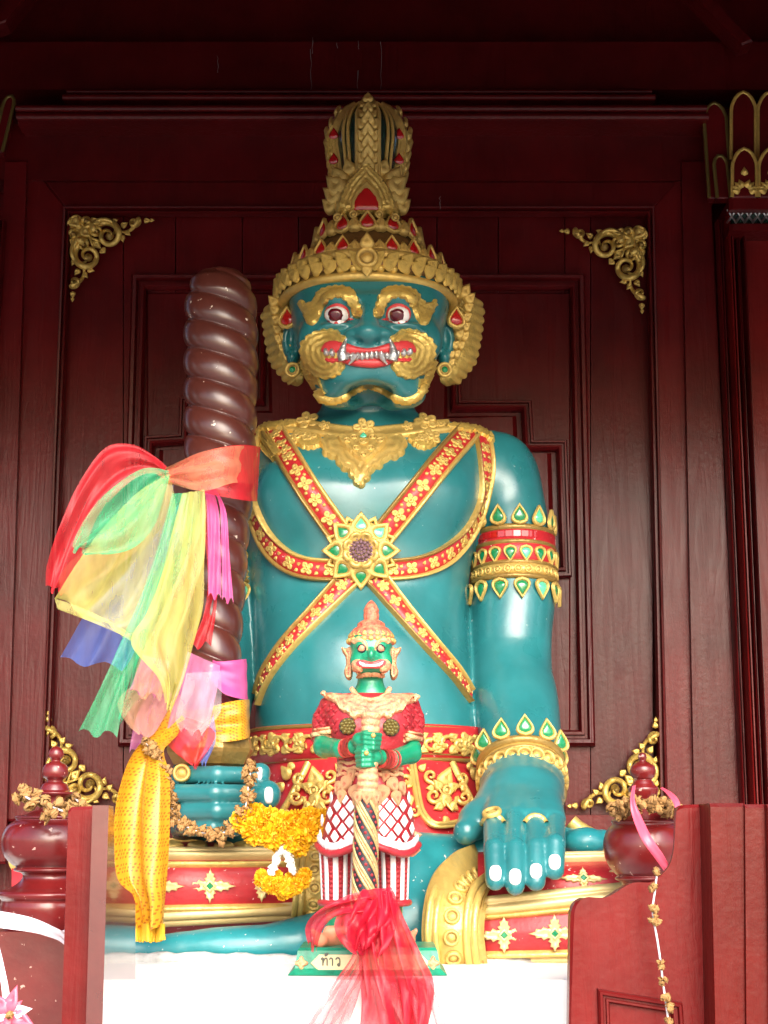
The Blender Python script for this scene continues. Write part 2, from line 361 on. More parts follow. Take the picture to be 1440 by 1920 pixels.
# ------------------------------------------------------------------ smooth solids
class SDF:
    def __init__(s, lo, hi, h):
        s.lo = np.array(lo, float); s.h = h
        n = [int(math.ceil((hi[i] - lo[i]) / h)) + 1 for i in range(3)]
        s.ax = [(s.lo[i] + h * np.arange(n[i])).astype(np.float32) for i in range(3)]
        s.F = np.full(n, .5, np.float32)
    def op(s, fn, lo, hi, k=0.0, sub=False):
        sl = []
        for i in range(3):
            a = np.searchsorted(s.ax[i], lo[i] - k - 3 * s.h); b = np.searchsorted(s.ax[i], hi[i] + k + 3 * s.h)
            if b <= a: return s
            sl.append(slice(a, b))
        x = s.ax[0][sl[0]][:, None, None]; y = s.ax[1][sl[1]][None, :, None]; z = s.ax[2][sl[2]][None, None, :]
        d = fn(x, y, z).astype(np.float32); A = s.F[tuple(sl)]
        if sub: A = -A
        if k > 0:
            h = np.maximum(k - np.abs(A - d), 0) / k; R = np.minimum(A, d) - h * h * k * .25
        else: R = np.minimum(A, d)
        s.F[tuple(sl)] = -R if sub else R
        return s
    def ell(s, c, r, k=.02, sub=False, rot=None):
        c = Vector(c); R = max(r)
        m = np.array(rot.inverted()) if rot is not None else np.eye(3)
        def fn(x, y, z):
            X, Y, Z = x - c.x, y - c.y, z - c.z
            q = [m[i][0] * X + m[i][1] * Y + m[i][2] * Z for i in range(3)]
            k0 = np.sqrt(sum((q[i] / r[i]) ** 2 for i in range(3))); k1 = np.sqrt(sum((q[i] / r[i] ** 2) ** 2 for i in range(3)))
            return k0 * (k0 - 1) / np.maximum(k1, 1e-4)
        return s.op(fn, c - Vector((R, R, R)), c + Vector((R, R, R)), k, sub)
    def cone(s, a, b, r1, r2, k=.02, sub=False, sy=1.0):
        a = Vector(a); b = Vector(b); R = max(r1, r2) / min(sy, 1)
        lo = [min(a[i], b[i]) - R for i in range(3)]; hi = [max(a[i], b[i]) + R for i in range(3)]
        A = Vector((a.x, a.y * sy, a.z)); D = Vector((b.x, b.y * sy, b.z)) - A; L2 = max(D.dot(D), 1e-9)
        def fn(x, y, z):
            X, Y, Z = x - A.x, y * sy - A.y, z - A.z
            t = np.clip((X * D.x + Y * D.y + Z * D.z) / L2, 0, 1)
            return np.sqrt((X - t * D.x) ** 2 + (Y - t * D.y) ** 2 + (Z - t * D.z) ** 2) - (r1 + (r2 - r1) * t)
        return s.op(fn, lo, hi, k, sub)
    def chain(s, pts, rad, k=.02, sy=1.0):
        for i in range(len(pts) - 1): s.cone(pts[i], pts[i + 1], rad[i], rad[i + 1], k, sy=sy)
        return s
    def loft(s, L, k=.03, sub=False):
        return s.op(L.sdf, (L.z[0] - .01, 0, 0), (0, 0, 0), k, sub) if False else s.op(L.sdf, (L.lox, L.loy, L.z[0] - abs(L.sh) * .4), (L.hix, L.hiy, L.z[-1] + abs(L.sh) * .4), k, sub)
    def mesh(s):
        F = s.F; S = F < 0
        n = F.shape
        c = np.zeros((n[0] - 1, n[1] - 1, n[2] - 1), np.int8)
        for dx in (0, 1):
            for dy in (0, 1):
                for dz in (0, 1): c += S[dx:n[0] - 1 + dx, dy:n[1] - 1 + dy, dz:n[2] - 1 + dz]
        act = (c > 0) & (c < 8); I = np.argwhere(act); idx = -np.ones(act.shape, np.int64); idx[act] = np.arange(len(I))
        pos = np.zeros((len(I), 3)); cnt = np.zeros(len(I))
        cor = [(dx, dy, dz) for dx in (0, 1) for dy in (0, 1) for dz in (0, 1)]
        vals = {q: F[I[:, 0] + q[0], I[:, 1] + q[1], I[:, 2] + q[2]] for q in cor}
        for q in cor:
            for ax in range(3):
                if q[ax] == 0:
                    r = list(q); r[ax] = 1; r = tuple(r); a, b = vals[q], vals[r]
                    m = (a < 0) != (b < 0); t = np.where(m, a / np.where(m, a - b, 1), 0)
                    p = np.tile(np.array(q, float), (len(I), 1)); p[:, ax] += t
                    pos[m] += p[m]; cnt[m] += 1
        pos = (pos / cnt[:, None] + I) * s.h + s.lo
        faces = []
        for ax in range(3):
            o1, o2 = [i for i in range(3) if i != ax]
            a = [slice(None)] * 3; b = [slice(None)] * 3; a[ax] = slice(0, -1); b[ax] = slice(1, None)
            E = np.argwhere(S[tuple(a)] != S[tuple(b)])
            ok = (E[:, o1] > 0) & (E[:, o2] > 0) & (E[:, o1] < n[o1] - 1) & (E[:, o2] < n[o2] - 1); E = E[ok]
            ins = S[E[:, 0], E[:, 1], E[:, 2]]
            q = []
            for (u, w) in ((-1, -1), (0, -1), (0, 0), (-1, 0)):
                e = E.copy(); e[:, o1] += u; e[:, o2] += w; q.append(idx[e[:, 0], e[:, 1], e[:, 2]])
            q = np.stack(q, 1); fl = ins if ax != 1 else ~ins
            q[~fl] = q[~fl][:, ::-1]; faces.append(q)
        faces = np.vstack(faces)
        return pos, faces
def np_mesh(name, pos, faces, mt):
    me = bpy.data.meshes.new(name)
    me.vertices.add(len(pos)); me.vertices.foreach_set('co', pos.astype(np.float32).ravel())
    nf = len(faces); me.loops.add(nf * 4); me.polygons.add(nf)
    me.polygons.foreach_set('loop_start', np.arange(nf, dtype=np.int32) * 4)
    me.loops.foreach_set('vertex_index', faces.astype(np.int32).ravel())
    me.update(calc_edges=True); me.validate(); me.shade_smooth()
    me.materials.append(MT[mt]); return me
def sdf_obj(S, name, mt, parent, label=None):
    pos, faces = S.mesh(); o = bpy.data.objects.new(name, np_mesh(name, pos, faces, mt))
    if label: o['label'] = label
    link(o, parent)
    return o, BVHTree.FromPolygons([tuple(p) for p in pos], [tuple(int(i) for i in f) for f in faces])

def pchip(x, y):
    x = np.array(x, float); y = np.array(y, float); h = np.diff(x); d = np.diff(y) / h; m = np.zeros_like(y)
    m[0], m[-1] = d[0], d[-1]
    for i in range(1, len(x) - 1):
        if d[i - 1] * d[i] > 0:
            w1 = 2 * h[i] + h[i - 1]; w2 = h[i] + 2 * h[i - 1]; m[i] = (w1 + w2) / (w1 / d[i - 1] + w2 / d[i])
    def f(q):
        q = np.clip(q, x[0], x[-1]); i = np.clip(np.searchsorted(x, q) - 1, 0, len(x) - 2); t = (q - x[i]) / h[i]
        return (2 * t ** 3 - 3 * t ** 2 + 1) * y[i] + (t ** 3 - 2 * t ** 2 + t) * h[i] * m[i] + (-2 * t ** 3 + 3 * t ** 2) * y[i + 1] + (t ** 3 - t ** 2) * h[i] * m[i + 1]
    return f
class Loft:
    """upright solid of elliptic sections; rows (py, x left, x right, y centre, half depth) read off the picture"""
    def __init__(s, rows, n=2.0, shear=0.0):
        R = []; s.sh = shear
        for (py, xl, xr, yc, b) in rows:
            l = P(xl, py, yc); r = P(xr, py, yc); R.append((l.z, (l.x + r.x) / 2, yc, (r.x - l.x) / 2, b))
        R.sort(); R = np.array(R); s.z = R[:, 0]; s.n = n
        s.cx, s.cy, s.a, s.b = (pchip(s.z, R[:, i]) for i in (1, 2, 3, 4))
        s.lox = (R[:, 1] - R[:, 3]).min(); s.hix = (R[:, 1] + R[:, 3]).max(); s.loy = (R[:, 2] - R[:, 4]).min(); s.hiy = (R[:, 2] + R[:, 4]).max()
    def sdf(s, x, y, z):
        zz = np.asarray(z, float)
        if s.sh: zz = zz + s.sh * (-.10 - y)
        cx, cy, a, b = s.cx(zz), s.cy(zz), s.a(zz), s.b(zz)
        q = ((np.abs(x - cx) / a) ** s.n + (np.abs(y - cy) / b) ** s.n) ** (1 / s.n)
        d = (q - 1) * np.minimum(a, b)
        return np.maximum(d, np.maximum(s.z[0] - zz, zz - s.z[-1]))
    def ring(s, z, off=0, n=64, tilt=0.0, a0=-PI, a1=PI):
        """points and outward normals round the solid at height z; tilt lifts the front"""
        out = []; 
        for i in range(n + 1):
            t = a0 + (a1 - a0) * i / n        # 0 = front (-y)
            zz = z + tilt * math.cos(t)
            cx, cy, a, b = (float(f(np.array(zz))) for f in (s.cx, s.cy, s.a, s.b))
            ct, st = math.cos(t), math.sin(t)
            nn = Vector((st / a, -ct / b, 0)).normalized()
            out.append((Vector((cx + a * st, cy - b * ct, zz)) + nn * off, nn))
        return out

# ------------------------------------------------------------------ relief work laid on a surface
def caster(bvh, yref):
    o = Vector((0, CAMY, CAMZ))
    def f(px, py):
        q = P(px, py, yref); d = (q - o).normalized(); h = bvh.ray_cast(o, d)
        if h[0] is not None and abs(h[0].y - yref) < .6:
            n = h[1]
            if n.dot(d) > 0: n = -n
            return h[0], n
        h = bvh.find_nearest(q)
        n = h[1]
        if n.dot(d) > 0: n = -n
        return h[0], n
    return f
def flatsurf(y, bow=0.0, cx=0.0):
    def f(px, py):
        p = P(px, py, y); p.y += bow * (p.x - cx) ** 2
        return p, Vector((2 * bow * (p.x - cx) * -1, -1, .0)).normalized()
    return f
def scallop(poly, size, depth, sel=None):
    p = resample(poly, size / 8, True); n = len(p)
    ar = .5 * np.sum(p[:, 0] * np.roll(p[:, 1], -1) - np.roll(p[:, 0], -1) * p[:, 1]); sg = 1 if ar > 0 else -1
    cnt = max(1, round(n / 8)); out = []
    for i in range(n):
        t = p[(i + 1) % n] - p[i - 1]; t = t / (np.linalg.norm(t) + 1e-9); nr = np.array([t[1], -t[0]]) * sg
        s = i / n * cnt; w = 1.0 if sel is None else sel(p[i])
        out.append(p[i] + nr * depth * (abs(math.sin(PI * s)) ** .6) * w)
    return np.array(out)
def relief(name, poly, surf, h, mt, parent, step=4, edge=5, ridge=0, rfreq=.9, dome=False, base=.004, label=None, extra=None):
    """a carved piece with the given outline (pixels), laid on surf, h metres proud"""
    b = resample(poly, step, True); n = len(b)
    x0, y0 = b.min(0); x1, y1 = b.max(0)
    gx, gy = np.meshgrid(np.arange(x0, x1, step), np.arange(y0, y1, step * .87)); gx = gx + (np.arange(gx.shape[0]) % 2)[:, None] * step * .5
    q = np.stack([gx.ravel(), gy.ravel()], 1)
    def inside(q):
        c = np.zeros(len(q), bool)
        for i in range(n):
            a, d = b[i], b[(i + 1) % n]
            m = (a[1] > q[:, 1]) != (d[1] > q[:, 1])
            with np.errstate(divide='ignore', invalid='ignore'): xx = (d[0] - a[0]) * (q[:, 1] - a[1]) / (d[1] - a[1]) + a[0]
            c ^= m & (q[:, 0] < xx)
        return c
    def dist(q):
        a = b; d = np.roll(b, -1, 0) - b; L2 = (d ** 2).sum(1) + 1e-9
        t = np.clip(((q[:, None, :] - a[None]) * d[None]).sum(2) / L2[None], 0, 1)
        return np.sqrt(((q[:, None, :] - a[None] - t[..., None] * d[None]) ** 2).sum(2)).min(1)
    q = q[inside(q)]
    if len(q): q = q[dist(q) > step * .55]
    pts = np.vstack([b, q]) if len(q) else b
    res = geometry.delaunay_2d_cdt([Vector(p) for p in pts], [(i, (i + 1) % n) for i in range(n)], [], 1, 1e-4)
    vs = np.array([tuple(v) for v in res[0]]); tri = res[2]
    D = dist(vs); on = D < step * .05; mxd = max(D.max(), 1e-6)
    v = []; low = {}
    for i, (x, y) in enumerate(vs):
        p, nr = surf(x, y); d = D[i]
        if dome: hh = h * math.sqrt(max(0, 1 - (1 - d / mxd) ** 2))
        else:
            e = min(1, d / edge); hh = h * math.sqrt(max(0, 1 - (1 - e) ** 2))
        if ridge and d > 0: hh += ridge * math.sin(d * rfreq) * min(1, d / edge)
        if extra and not on[i]: hh += extra(x, y, d)
        v.append(p + nr * (hh + .0005))
        if on[i]: low[i] = len(vs) + len(low)
    for i in low: 
        p, nr = surf(*vs[i]); v.append(p - nr * base)
    f = [tuple(t) for t in tri]
    # make all faces look at the camera
    mb = MB(); ff = []
    for t in f:
        a, b_, c = Vector(v[t[0]]), Vector(v[t[1]]), Vector(v[t[2]])
        ff.append(t if (b_ - a).cross(c - a).y < 0 else t[::-1])
    ed = {}
    for t in ff:
        for k in range(len(t)):
            e = (t[k], t[(k + 1) % len(t)]); ed[e] = 1
    for (a, b_) in ed:
        if (b_, a) not in ed and a in low and b_ in low: ff.append((b_, a, low[a], low[b_]))
    mb.v = [tuple(p) for p in v]; mb.f = ff
    return mb.obj(name, mt, parent, label=label, auto=50)
def mirror(poly, cx): return [(2 * cx - p[0], p[1]) + tuple(p[2:]) for p in poly][::-1]
def surf_path(path, surf, step=6, sm=2):
    q = resample(catmull(path, 10), step); r = [surf(*p[:2]) for p in q]
    ps = np.array([tuple(a[0]) for a in r]); ns = np.array([tuple(a[1]) for a in r])
    for _ in range(sm):
        ns[1:-1] = (ns[:-2] + ns[1:-1] * 2 + ns[2:]); ns /= np.linalg.norm(ns, axis=1)[:, None]
        ps[1:-1] = (ps[:-2] + ps[1:-1] * 2 + ps[2:]) / 4
    return ps, ns

# ------------------------------------------------------------------ ornament patterns (unit size, facing +Z, top +Y)
def leaf_outline(w=.5, h=1.0, n=14, pin=.6):
    L = []
    for i in range(n + 1):
        t = i / n; x = w * math.sin(PI * min(1, t ** .62)) ** 1.0 * (1 - .25 * t); L.append((x, -h * .4 + h * t))
    return L + [(-x, y) for (x, y) in L[-2:0:-1]]
def inset_mesh(outline, hs):
    """dome made of shrinking copies of an outline; hs = [(scale, height)]"""
    n = len(outline); cx = sum(p[0] for p in outline) / n; cy = sum(p[1] for p in outline) / n; v = []
    for (s, z) in hs: v += [(cx + (x - cx) * s, cy + (y - cy) * s, z) for (x, y) in outline]
    f = []
    for k in range(len(hs) - 1):
        for i in range(n):
            j = (i + 1) % n; f.append((k * n + i, k * n + j, (k + 1) * n + j, (k + 1) * n + i))
    f.append(tuple((len(hs) - 1) * n + i for i in range(n)))
    ar = sum(outline[i][0] * outline[(i + 1) % n][1] - outline[(i + 1) % n][0] * outline[i][1] for i in range(n))
    if ar < 0: f = [q[::-1] for q in f]
    return v, f
def petal_flower(n, r, pr, cz=.3, rz=.22, pointed=False, rot=0):
    mb = MB()
    for k in range(n):
        a = 2 * PI * k / n + rot; m = Matrix.Rotation(a, 4, 'Z') @ Matrix.Translation((0, r * .55, 0))
        o = leaf_outline(pr, r * .95) if pointed else [(pr * math.cos(t), pr * 1.15 * math.sin(t)) for t in np.linspace(0, 2 * PI, 11)[:-1]]
        v, f = inset_mesh(o, [(1, 0), (.97, rz * .6), (.72, rz), (.35, rz * .65)]); mb.add(v, f, m)
    v, f = lathe([(.001, cz * .75), (r * .1, cz * .8), (r * .16, cz * 1.05), (r * .26, cz * 1.1), (r * .34, cz * .8), (r * .36, 0)], 12); mb.add(v, [q[::-1] for q in f])
    return mb
FLOWER4 = petal_flower(4, 1, .40).mesh('flower', 'gold')
FLOWER5 = petal_flower(5, 1, .34, rot=.3).mesh('flower', 'gold')
FLOWER4P = petal_flower(4, 1, .40, pointed=True, rz=.16).mesh('flower', 'palegold')
v, f = lathe([(1, 0), (.92, .35), (.55, .68), (.001, .8)], 10); DOT = MB().add(v, [q for q in f]).mesh('dot', 'gold')
v, f = inset_mesh(leaf_outline(.42, 1), [(1, 0), (.95, .12), (.6, .22), (.2, .16)]); LEAFLET = MB().add(v, f).mesh('leaf', 'gold')
v, f = lathe([(1, 0), (1, .25), (.9, .42), (.74, .45), (.62, .3), (.55, .12), (.42, .22), (.22, .34), (.001, .38)], 18); BOSS = MB().add(v, f).mesh('boss', 'gold')
def gem_meshes(gem):
    o = leaf_outline(.42, 1, 12)
    v, f = inset_mesh(o, [(1, 0), (.98, .12), (.86, .17), (.70, .12), (.66, .05)]); rim = MB().add(v, f[:-1]).mesh('gem_rim', 'gold')
    v, f = inset_mesh(o, [(.68, .055), (.6, .10), (.3, .13)]); g = MB().add(v, f).mesh('gem', gem); return rim, g
GEMG = gem_meshes('gemgreen'); GEMP = gem_meshes('gemgreen2'); GEMR = gem_meshes('gemred')
def put_gem(kind, parent, mtx):
    r = inst('gem_setting', kind[0], parent, mtx); 
    return r
def gem_part(kind, parent, mtx, deep=True):
    """setting and stone; the stone hangs under the setting when there is a level left"""
    r = inst('gem_setting', kind[0], parent, mtx)
    inst('gem', kind[1], r if deep else parent, mtx); return r

# ================================================================== SETTING
g = MB().add(*box((-60, -60, -.2), (60, 60, 0))).obj('ground', 'ground'); tag(g, kind='structure')
WY = .95                                     # depth of the wall's face
hall = thing('shrine_hall', 'dark red lacquered wooden shrine hall with panelled wall and gilt corner carvings behind the statue', 'building', (0, WY, 0))
def wpart(name, corners, yf, yb, m='wood', bev=.006, label=None, parent=hall):
    return MB().add(*slab(corners, yf, yb, bev)).obj(name, m, parent, smooth=False, label=label)
def rect(x0, y0, x1, y1, lean=0): return [(x0 + lean, y0), (x1 + lean, y0), (x1, y1), (x0, y1)]
def moulding(path, y, w, d, m='wood', parent=hall, name='moulding', closed=False):
    """mitred bead moulding along a pixel path on the plane y"""
    pts = [P(px, py, y) for (px, py) in path]; n = len(pts); wm = M(w, path[0][1], y)
    prof = [(-.5, 0), (-.5, .55), (-.38, .8), (-.22, .8), (-.16, .5), (0, .5), (.1, .95), (.3, 1), (.42, .8), (.5, .35), (.5, 0)]
    v = []
    for i in range(n):
        a = pts[i - 1] if (i > 0 or closed) else None; c = pts[(i + 1) % n] if (i < n - 1 or closed) else None
        d1 = (pts[i] - a).normalized() if a is not None else (c - pts[i]).normalized(); d2 = (c - pts[i]).normalized() if c is not None else d1
        n1 = Vector((-d1.z, 0, d1.x)); n2 = Vector((-d2.z, 0, d2.x)); b = (n1 + n2); b = b / max(.3, b.dot(n1))
        for (u, h) in prof: v.append(pts[i] + b * u * wm + Vector((0, -h * d, 0)))
    return MB().add(v, grid_faces(n, len(prof), cu=closed)).obj(name, m, parent, smooth=True, auto=35)
# backing wall
wpart('backboard', rect(-500, -400, 2000, 1900), WY + .12, WY + .2)
# planks of the door field (vertical joints)
xs = [90, 232, 330, 455, 560, 690, 820, 935, 1060, 1108, 1225]
for i in range(len(xs) - 1):
    wpart('plank', rect(xs[i], 398, xs[i + 1] - 1.5, 1530), WY + .03 + .0015 * (i % 2), WY + .115, bev=.003)
# stiles and rails round the field
wpart('stile', [(80, 335), (130, 398), (86, 1540), (-20, 1540), (20, 335)], WY - .02, WY + .11)
wpart('stile', [(1215, 398), (1272, 335), (1330, 335), (1372, 1540), (1240, 1540)], WY - .02, WY + .11)
wpart('rail', [(84, 342), (1276, 342), (1218, 396), (128, 396)], WY - .018, WY + .11)
wpart('rail', [(60, 1528), (1265, 1528), (1265, 1620), (60, 1620)], WY - .03, WY + .11)
wpart('stile', [(1278, 300), (1330, 300), (1392, 1620), (1304, 1620)], WY - .05, WY - .022)
wpart('stile', [(10, 300), (50, 300), (10, 1620), (-70, 1620)], WY - .05, WY - .022)
wpart('frieze', [(-200, 232), (1650, 232), (1650, 338), (-200, 338)], WY - .03, WY + .1)
moulding([(84, 1536), (128, 400), (1218, 400), (1243, 1536)], WY + .0, 16, .05)
# big panel frame and the stepped frame inside
moulding([(238, 1385), (262, 532), (1082, 532), (1100, 1385)], WY + .026, 30, .055, closed=True)
wpart('panel', rect(275, 548, 1070, 1372), WY + .018, WY + .05)
st = [(490, 600), (488, 752), (348, 757), (346, 826), (282, 830), (272, 1078), (345, 1082), (345, 1240), (980, 1240), (984, 1078), (1060, 1074), (1052, 838), (990, 838), (986, 764), (855, 764), (852, 600)]
moulding(st, WY + .016, 20, .05, closed=True)
wpart('panel', [(500, 610), (500, 765), (360, 768), (358, 838), (292, 842), (284, 1068), (356, 1070), (358, 1230), (968, 1230), (972, 1066), (1046, 1064), (1040, 848), (978, 850), (974, 776), (844, 776), (842, 610)], WY + .006, WY + .03, bev=.02)
# cornice above the door
for (x0, x1, y, w, d) in ((125, 1222, 172, 8, .10), (118, 1228, 183, 12, .13), (30, 1325, 203, 12, .17), (32, 1328, 219, 14, .15), (34, 1330, 231, 6, .08)):
    a, b = P(x0, y, WY - .03 - d), P(x1, y, WY - .03 - d); r = M(w, y, WY) * .5
    mb = MB().add(*tube([a + (b - a) * t for t in np.linspace(0, 1, 12)], r, 12)); mb.add(*box((a.x, a.y, a.z - r * .8), (b.x, WY + .1, a.z + r * .8)))
    mb.obj('cornice_moulding', 'wood', hall, auto=40)
wpart('beam', rect(-300, 78, 1750, 168), WY - .06, WY + .1)
# outer pilaster and mouldings on the right edge, side wall
for (xt, xb, w, d, nm, m) in ((1335, 1397, 12, .05, 'moulding', 'wood'), (1350, 1412, 15, .10, 'pilaster_moulding', 'wood2'), (1366, 1426, 9, .07, 'moulding', 'wood'), (1376, 1436, 8, .09, 'moulding', 'wood')):
    moulding([(xb, 1620), (xt + 10, 420)], WY - .06, w, d, m, name=nm)
wpart('board', [(1384, 430), (1700, 430), (1700, 1620), (1440, 1620)], WY - .09, WY + .02, 'wood2')
for (x, lean) in ((-18, 60), (-2, 55)):
    moulding([(x - 70, 1620), (x + 10, 420)], WY - .06, 10, .06)
# capital of the pilaster on the right: tall painted petals, cobbled band
col = thing('pilaster', 'dark red pilaster top of tall pointed petals edged in gold, at the right edge', 'column', tuple(P(1440, 400, WY - .1)))
def petal_outline(x0, x1, yt, yb):
    c = (x0 + x1) / 2; w = (x1 - x0) / 2; return [(x0, yb), (x0, yt + w * 1.3), (x0 + w * .25, yt + w * .6), (x0 + w * .6, yt + w * .2), (c, yt), (x1 - w * .6, yt + w * .2), (x1 - w * .25, yt + w * .6), (x1, yt + w * 1.3), (x1, yb)]
def painted_petal(x0, x1, yt, yb, y, hh, sh=0, em='gilt'):
    po = petal_outline(x0, x1, yt, yb); po = [(x + sh * (yb - yy) / (yb - yt), yy) for x, yy in po]
    p = MB().add(*slab(po, y, y + .05, .004)).obj('petal', 'wood', col, smooth=False)
    po2 = po; pts = [P(x, yy, y - .002) for x, yy in po2]
    MB().add(*strip(resample([tuple(q) for q in pts], .02), [(0, -1, 0)] * len(resample([tuple(q) for q in pts], .02)), [(-.007, 0), (-.005, .004), (.005, .004), (.007, 0)])).obj('gilt_edge', em, p)
    if hh:
        cx = (x0 + x1) / 2
        mb = MB()
        for k in range(9):
            a = PI * (k / 8); r = hh * .5
            cc = P(cx + r * math.cos(a) * (.7), yb - 12 - hh * .3 * math.sin(a) - (hh * .5 if k == 4 else 0), y - .003)
            v, f = inset_mesh(leaf_outline(.42, 1, 6), [(1, 0), (.5, .25)]); mb.add(v, f, frame(cc, (0, -1, 0), (math.cos(a), 0, math.sin(a)), M(hh * .42, yb, y)))
        mb.obj('painted_sprig', 'gilt', p)
for k in range(5):
    x = 1371 + k * 50; painted_petal(x, x + 46, 172, 300, WY - .16, 0)
    painted_petal(x + 2, x + 48, 278, 370, WY - .21, 44)
painted_petal(1330, 1372, 192, 372, WY - .14, 0, -12, 'bronze'); painted_petal(1345, 1370, 290, 372, WY - .17, 0, -8, 'bronze')
painted_petal(-16, 4, 178, 285, WY - .14, 0, 26, 'bronze'); 
MB().add(*slab(rect(1368, 370, 1640, 392), WY - .2, WY, .01)).obj('capital_ledge', 'wood', col, smooth=False)
MB().add(*slab(rect(1368, 419, 1640, 432), WY - .2, WY, .01)).obj('capital_ledge', 'wood', col, smooth=False)
MB().add(*slab(rect(1372, 392, 1640, 419), WY - .15, WY, .003)).obj('mirror_band', 'darkglass', col, smooth=False)
mb = MB()
for k in range(16):
    for s in (-1, 1):
        a = P(1372 + k * 16 - s * 9, 393, WY - .157); b = P(1372 + k * 16 + s * 9, 418, WY - .157); mb.add(*tube([a, b], .0045, 6))
mb.obj('lattice', 'silver', col)
# roof over it all
tr = MB(); 
ez = 3.52
v = [(-6, WY + .3, 5.5), (6, WY + .3, 5.5), (6, -1.85, ez), (-6, -1.85, ez)]; v += [(a, b, c + .12) for a, b, c in v]
tr.add(v, [(0, 1, 2, 3), (7, 6, 5, 4), (0, 4, 5, 1), (1, 5, 6, 2), (2, 6, 7, 3), (3, 7, 4, 0)]); tr.obj('roof', 'wood', hall, smooth=False)
for x in np.arange(-5.6, 5.7, .8):
    a = Vector((x, WY, 5.2)); b = Vector((x, -1.8, ez + .03)); MB().add(*tube([a, b], .05, 4)).obj('rafter', 'wood', hall, smooth=False)
wpart('rake_board', [(1250, -60), (1280, -60), (1412, 76), (1392, 84)], WY - .2, WY - .1)
wpart('rake_board', [(60, -60), (90, -60), (10, 40), (-20, 50)], WY - .2, WY - .1)
for x, s in ((-2.6, -1), (2.9, 1)):
    MB().add(*box((x - .12, -1.5, 0), (x + .12, -1.25, 3.9))).obj('post', 'wood', hall, smooth=False)
MB().add(*box((-3.4, -.4, 0), (-3.2, 1.2, 5))).obj('side_wall', 'wood', hall, smooth=False)
MB().add(*box((3.4, -.4, 0), (3.6, 1.2, 5))).obj('side_wall', 'wood', hall, smooth=False)

# gilt corner carvings: scrolls of tapering stems with leaves
def carving(cx, cy, sx, sy, size, label):
    root = MB()
    def W(u, v, d=0): return P(cx + sx * u * size, cy + sy * v * size, WY - .012 - d)
    def scroll(c, r, turns, a0, dirn, w, tail=None):
        pts = []; rad = []
        n = int(26 * turns)
        for i in range(n + 1):
            t = i / n; a = a0 + dirn * 2 * PI * turns * t; rr = r * (1 - .85 * t)
            pts.append((c[0] + rr * math.cos(a), c[1] + rr * math.sin(a))); rad.append(w * (1.1 - .75 * t))
        if tail: tl = catmull(list(tail) + [pts[0]], 6)[:-1]; rad = list(np.linspace(w * .35, w * 1.1, len(tl))) + rad; pts = [tuple(q) for q in tl] + pts
        wp = [W(u, v, .018 + .012 * math.sin(i * .5)) for i, (u, v) in enumerate(pts)]
        root.add(*tube(wp, [M(q * size, cy, WY) for q in rad], 8, nrm=(0, -1, 0)))
        k = wp[-1]; v, f = lathe([(.001, 1), (.7, .8), (1, 0)], 8); root.add(v, f, frame(k, (0, -1, 0), (0, 0, 1), M(w * 1.3 * size, cy, WY)))
    def lf(u, v, a, s):
        v_, f = inset_mesh(leaf_outline(.42, 1, 8), [(1, 0), (.9, .18), (.5, .3), (.1, .15)]); d = Vector((sx * math.cos(a), 0, -sy * math.sin(a)))
        root.add(v_, f, frame(W(u, v, .01), (0, -1, 0), d, M(s * size, cy, WY)))
    for m in (0, 1):
        q = (lambda u, v: (u, v)) if not m else (lambda u, v: (v, u))
        dr = 1 if not m else -1; ang = (lambda a: a) if not m else (lambda a: PI / 2 - a)
        scroll(q(.47, .23), .175, 1.5, ang(PI * 1.1), dr, .042, [q(.06, .40), q(.14, .2), q(.26, .10)])
        scroll(q(.47, .20), .20, .55, ang(PI * 1.2), dr, .026, None)
        scroll(q(.78, .07), .065, 1.2, ang(-PI * .2), dr, .026, [q(.56, .16), q(.66, .19), q(.76, .15)])
        scroll(q(.22, .06), .05, 1.1, ang(PI * .9), dr, .026, [q(.02, .03), q(.1, .0)])
        scroll(q(.34, .17), .07, 1.2, ang(PI), -dr, .022, [q(.3, .38), q(.26, .26)])
        for (u, v, a, s) in ((.93, .055, .1, .09), (.99, .05, .0, .06), (.66, .11, -.6, .10), (.64, .26, 1.3, .10), (.33, .33, .8, .15), (.70, .20, .7, .09), (.16, .12, .6, .12), (.42, .40, 1.1, .08), (.55, .06, -.4, .08), (.30, .05, -.2, .1)):
            uu, vv = q(u, v); lf(uu, vv, ang(a), s)
    lf(.08, .08, PI * .25, .22); lf(.2, .2, PI * .25, .2)
    root.obj('corner_carving', 'gilt', hall, label=label)
carving(128, 405, 1, 1, 158, 'upper left gilt scroll carving')
carving(1212, 425, -1, 1, 160, 'upper right gilt scroll carving')
carving(82, 1512, 1, -1, 176, 'lower left gilt scroll carving')
carving(1238, 1520, -1, -1, 172, 'lower right gilt scroll carving')

for (x, ya, yb) in ((408, 104, 136), (583, 92, 176), (586, 70, 100), (672, 76, 92), (671, 132, 178), (714, 78, 172), (632, 80, 90), (825, 368, 392), (911, 176, 183)):
    q = [P(x + rng.uniform(-1.5, 1.5), ya + (yb - ya) * t, WY - .064) for t in np.linspace(0, 1, 7)]
    MB().add(*tube(q, [.0005 + .0009 * rng.rand() for _ in q[:-1]] + [.0018], 5)).obj('dust_streak', 'dust', hall)
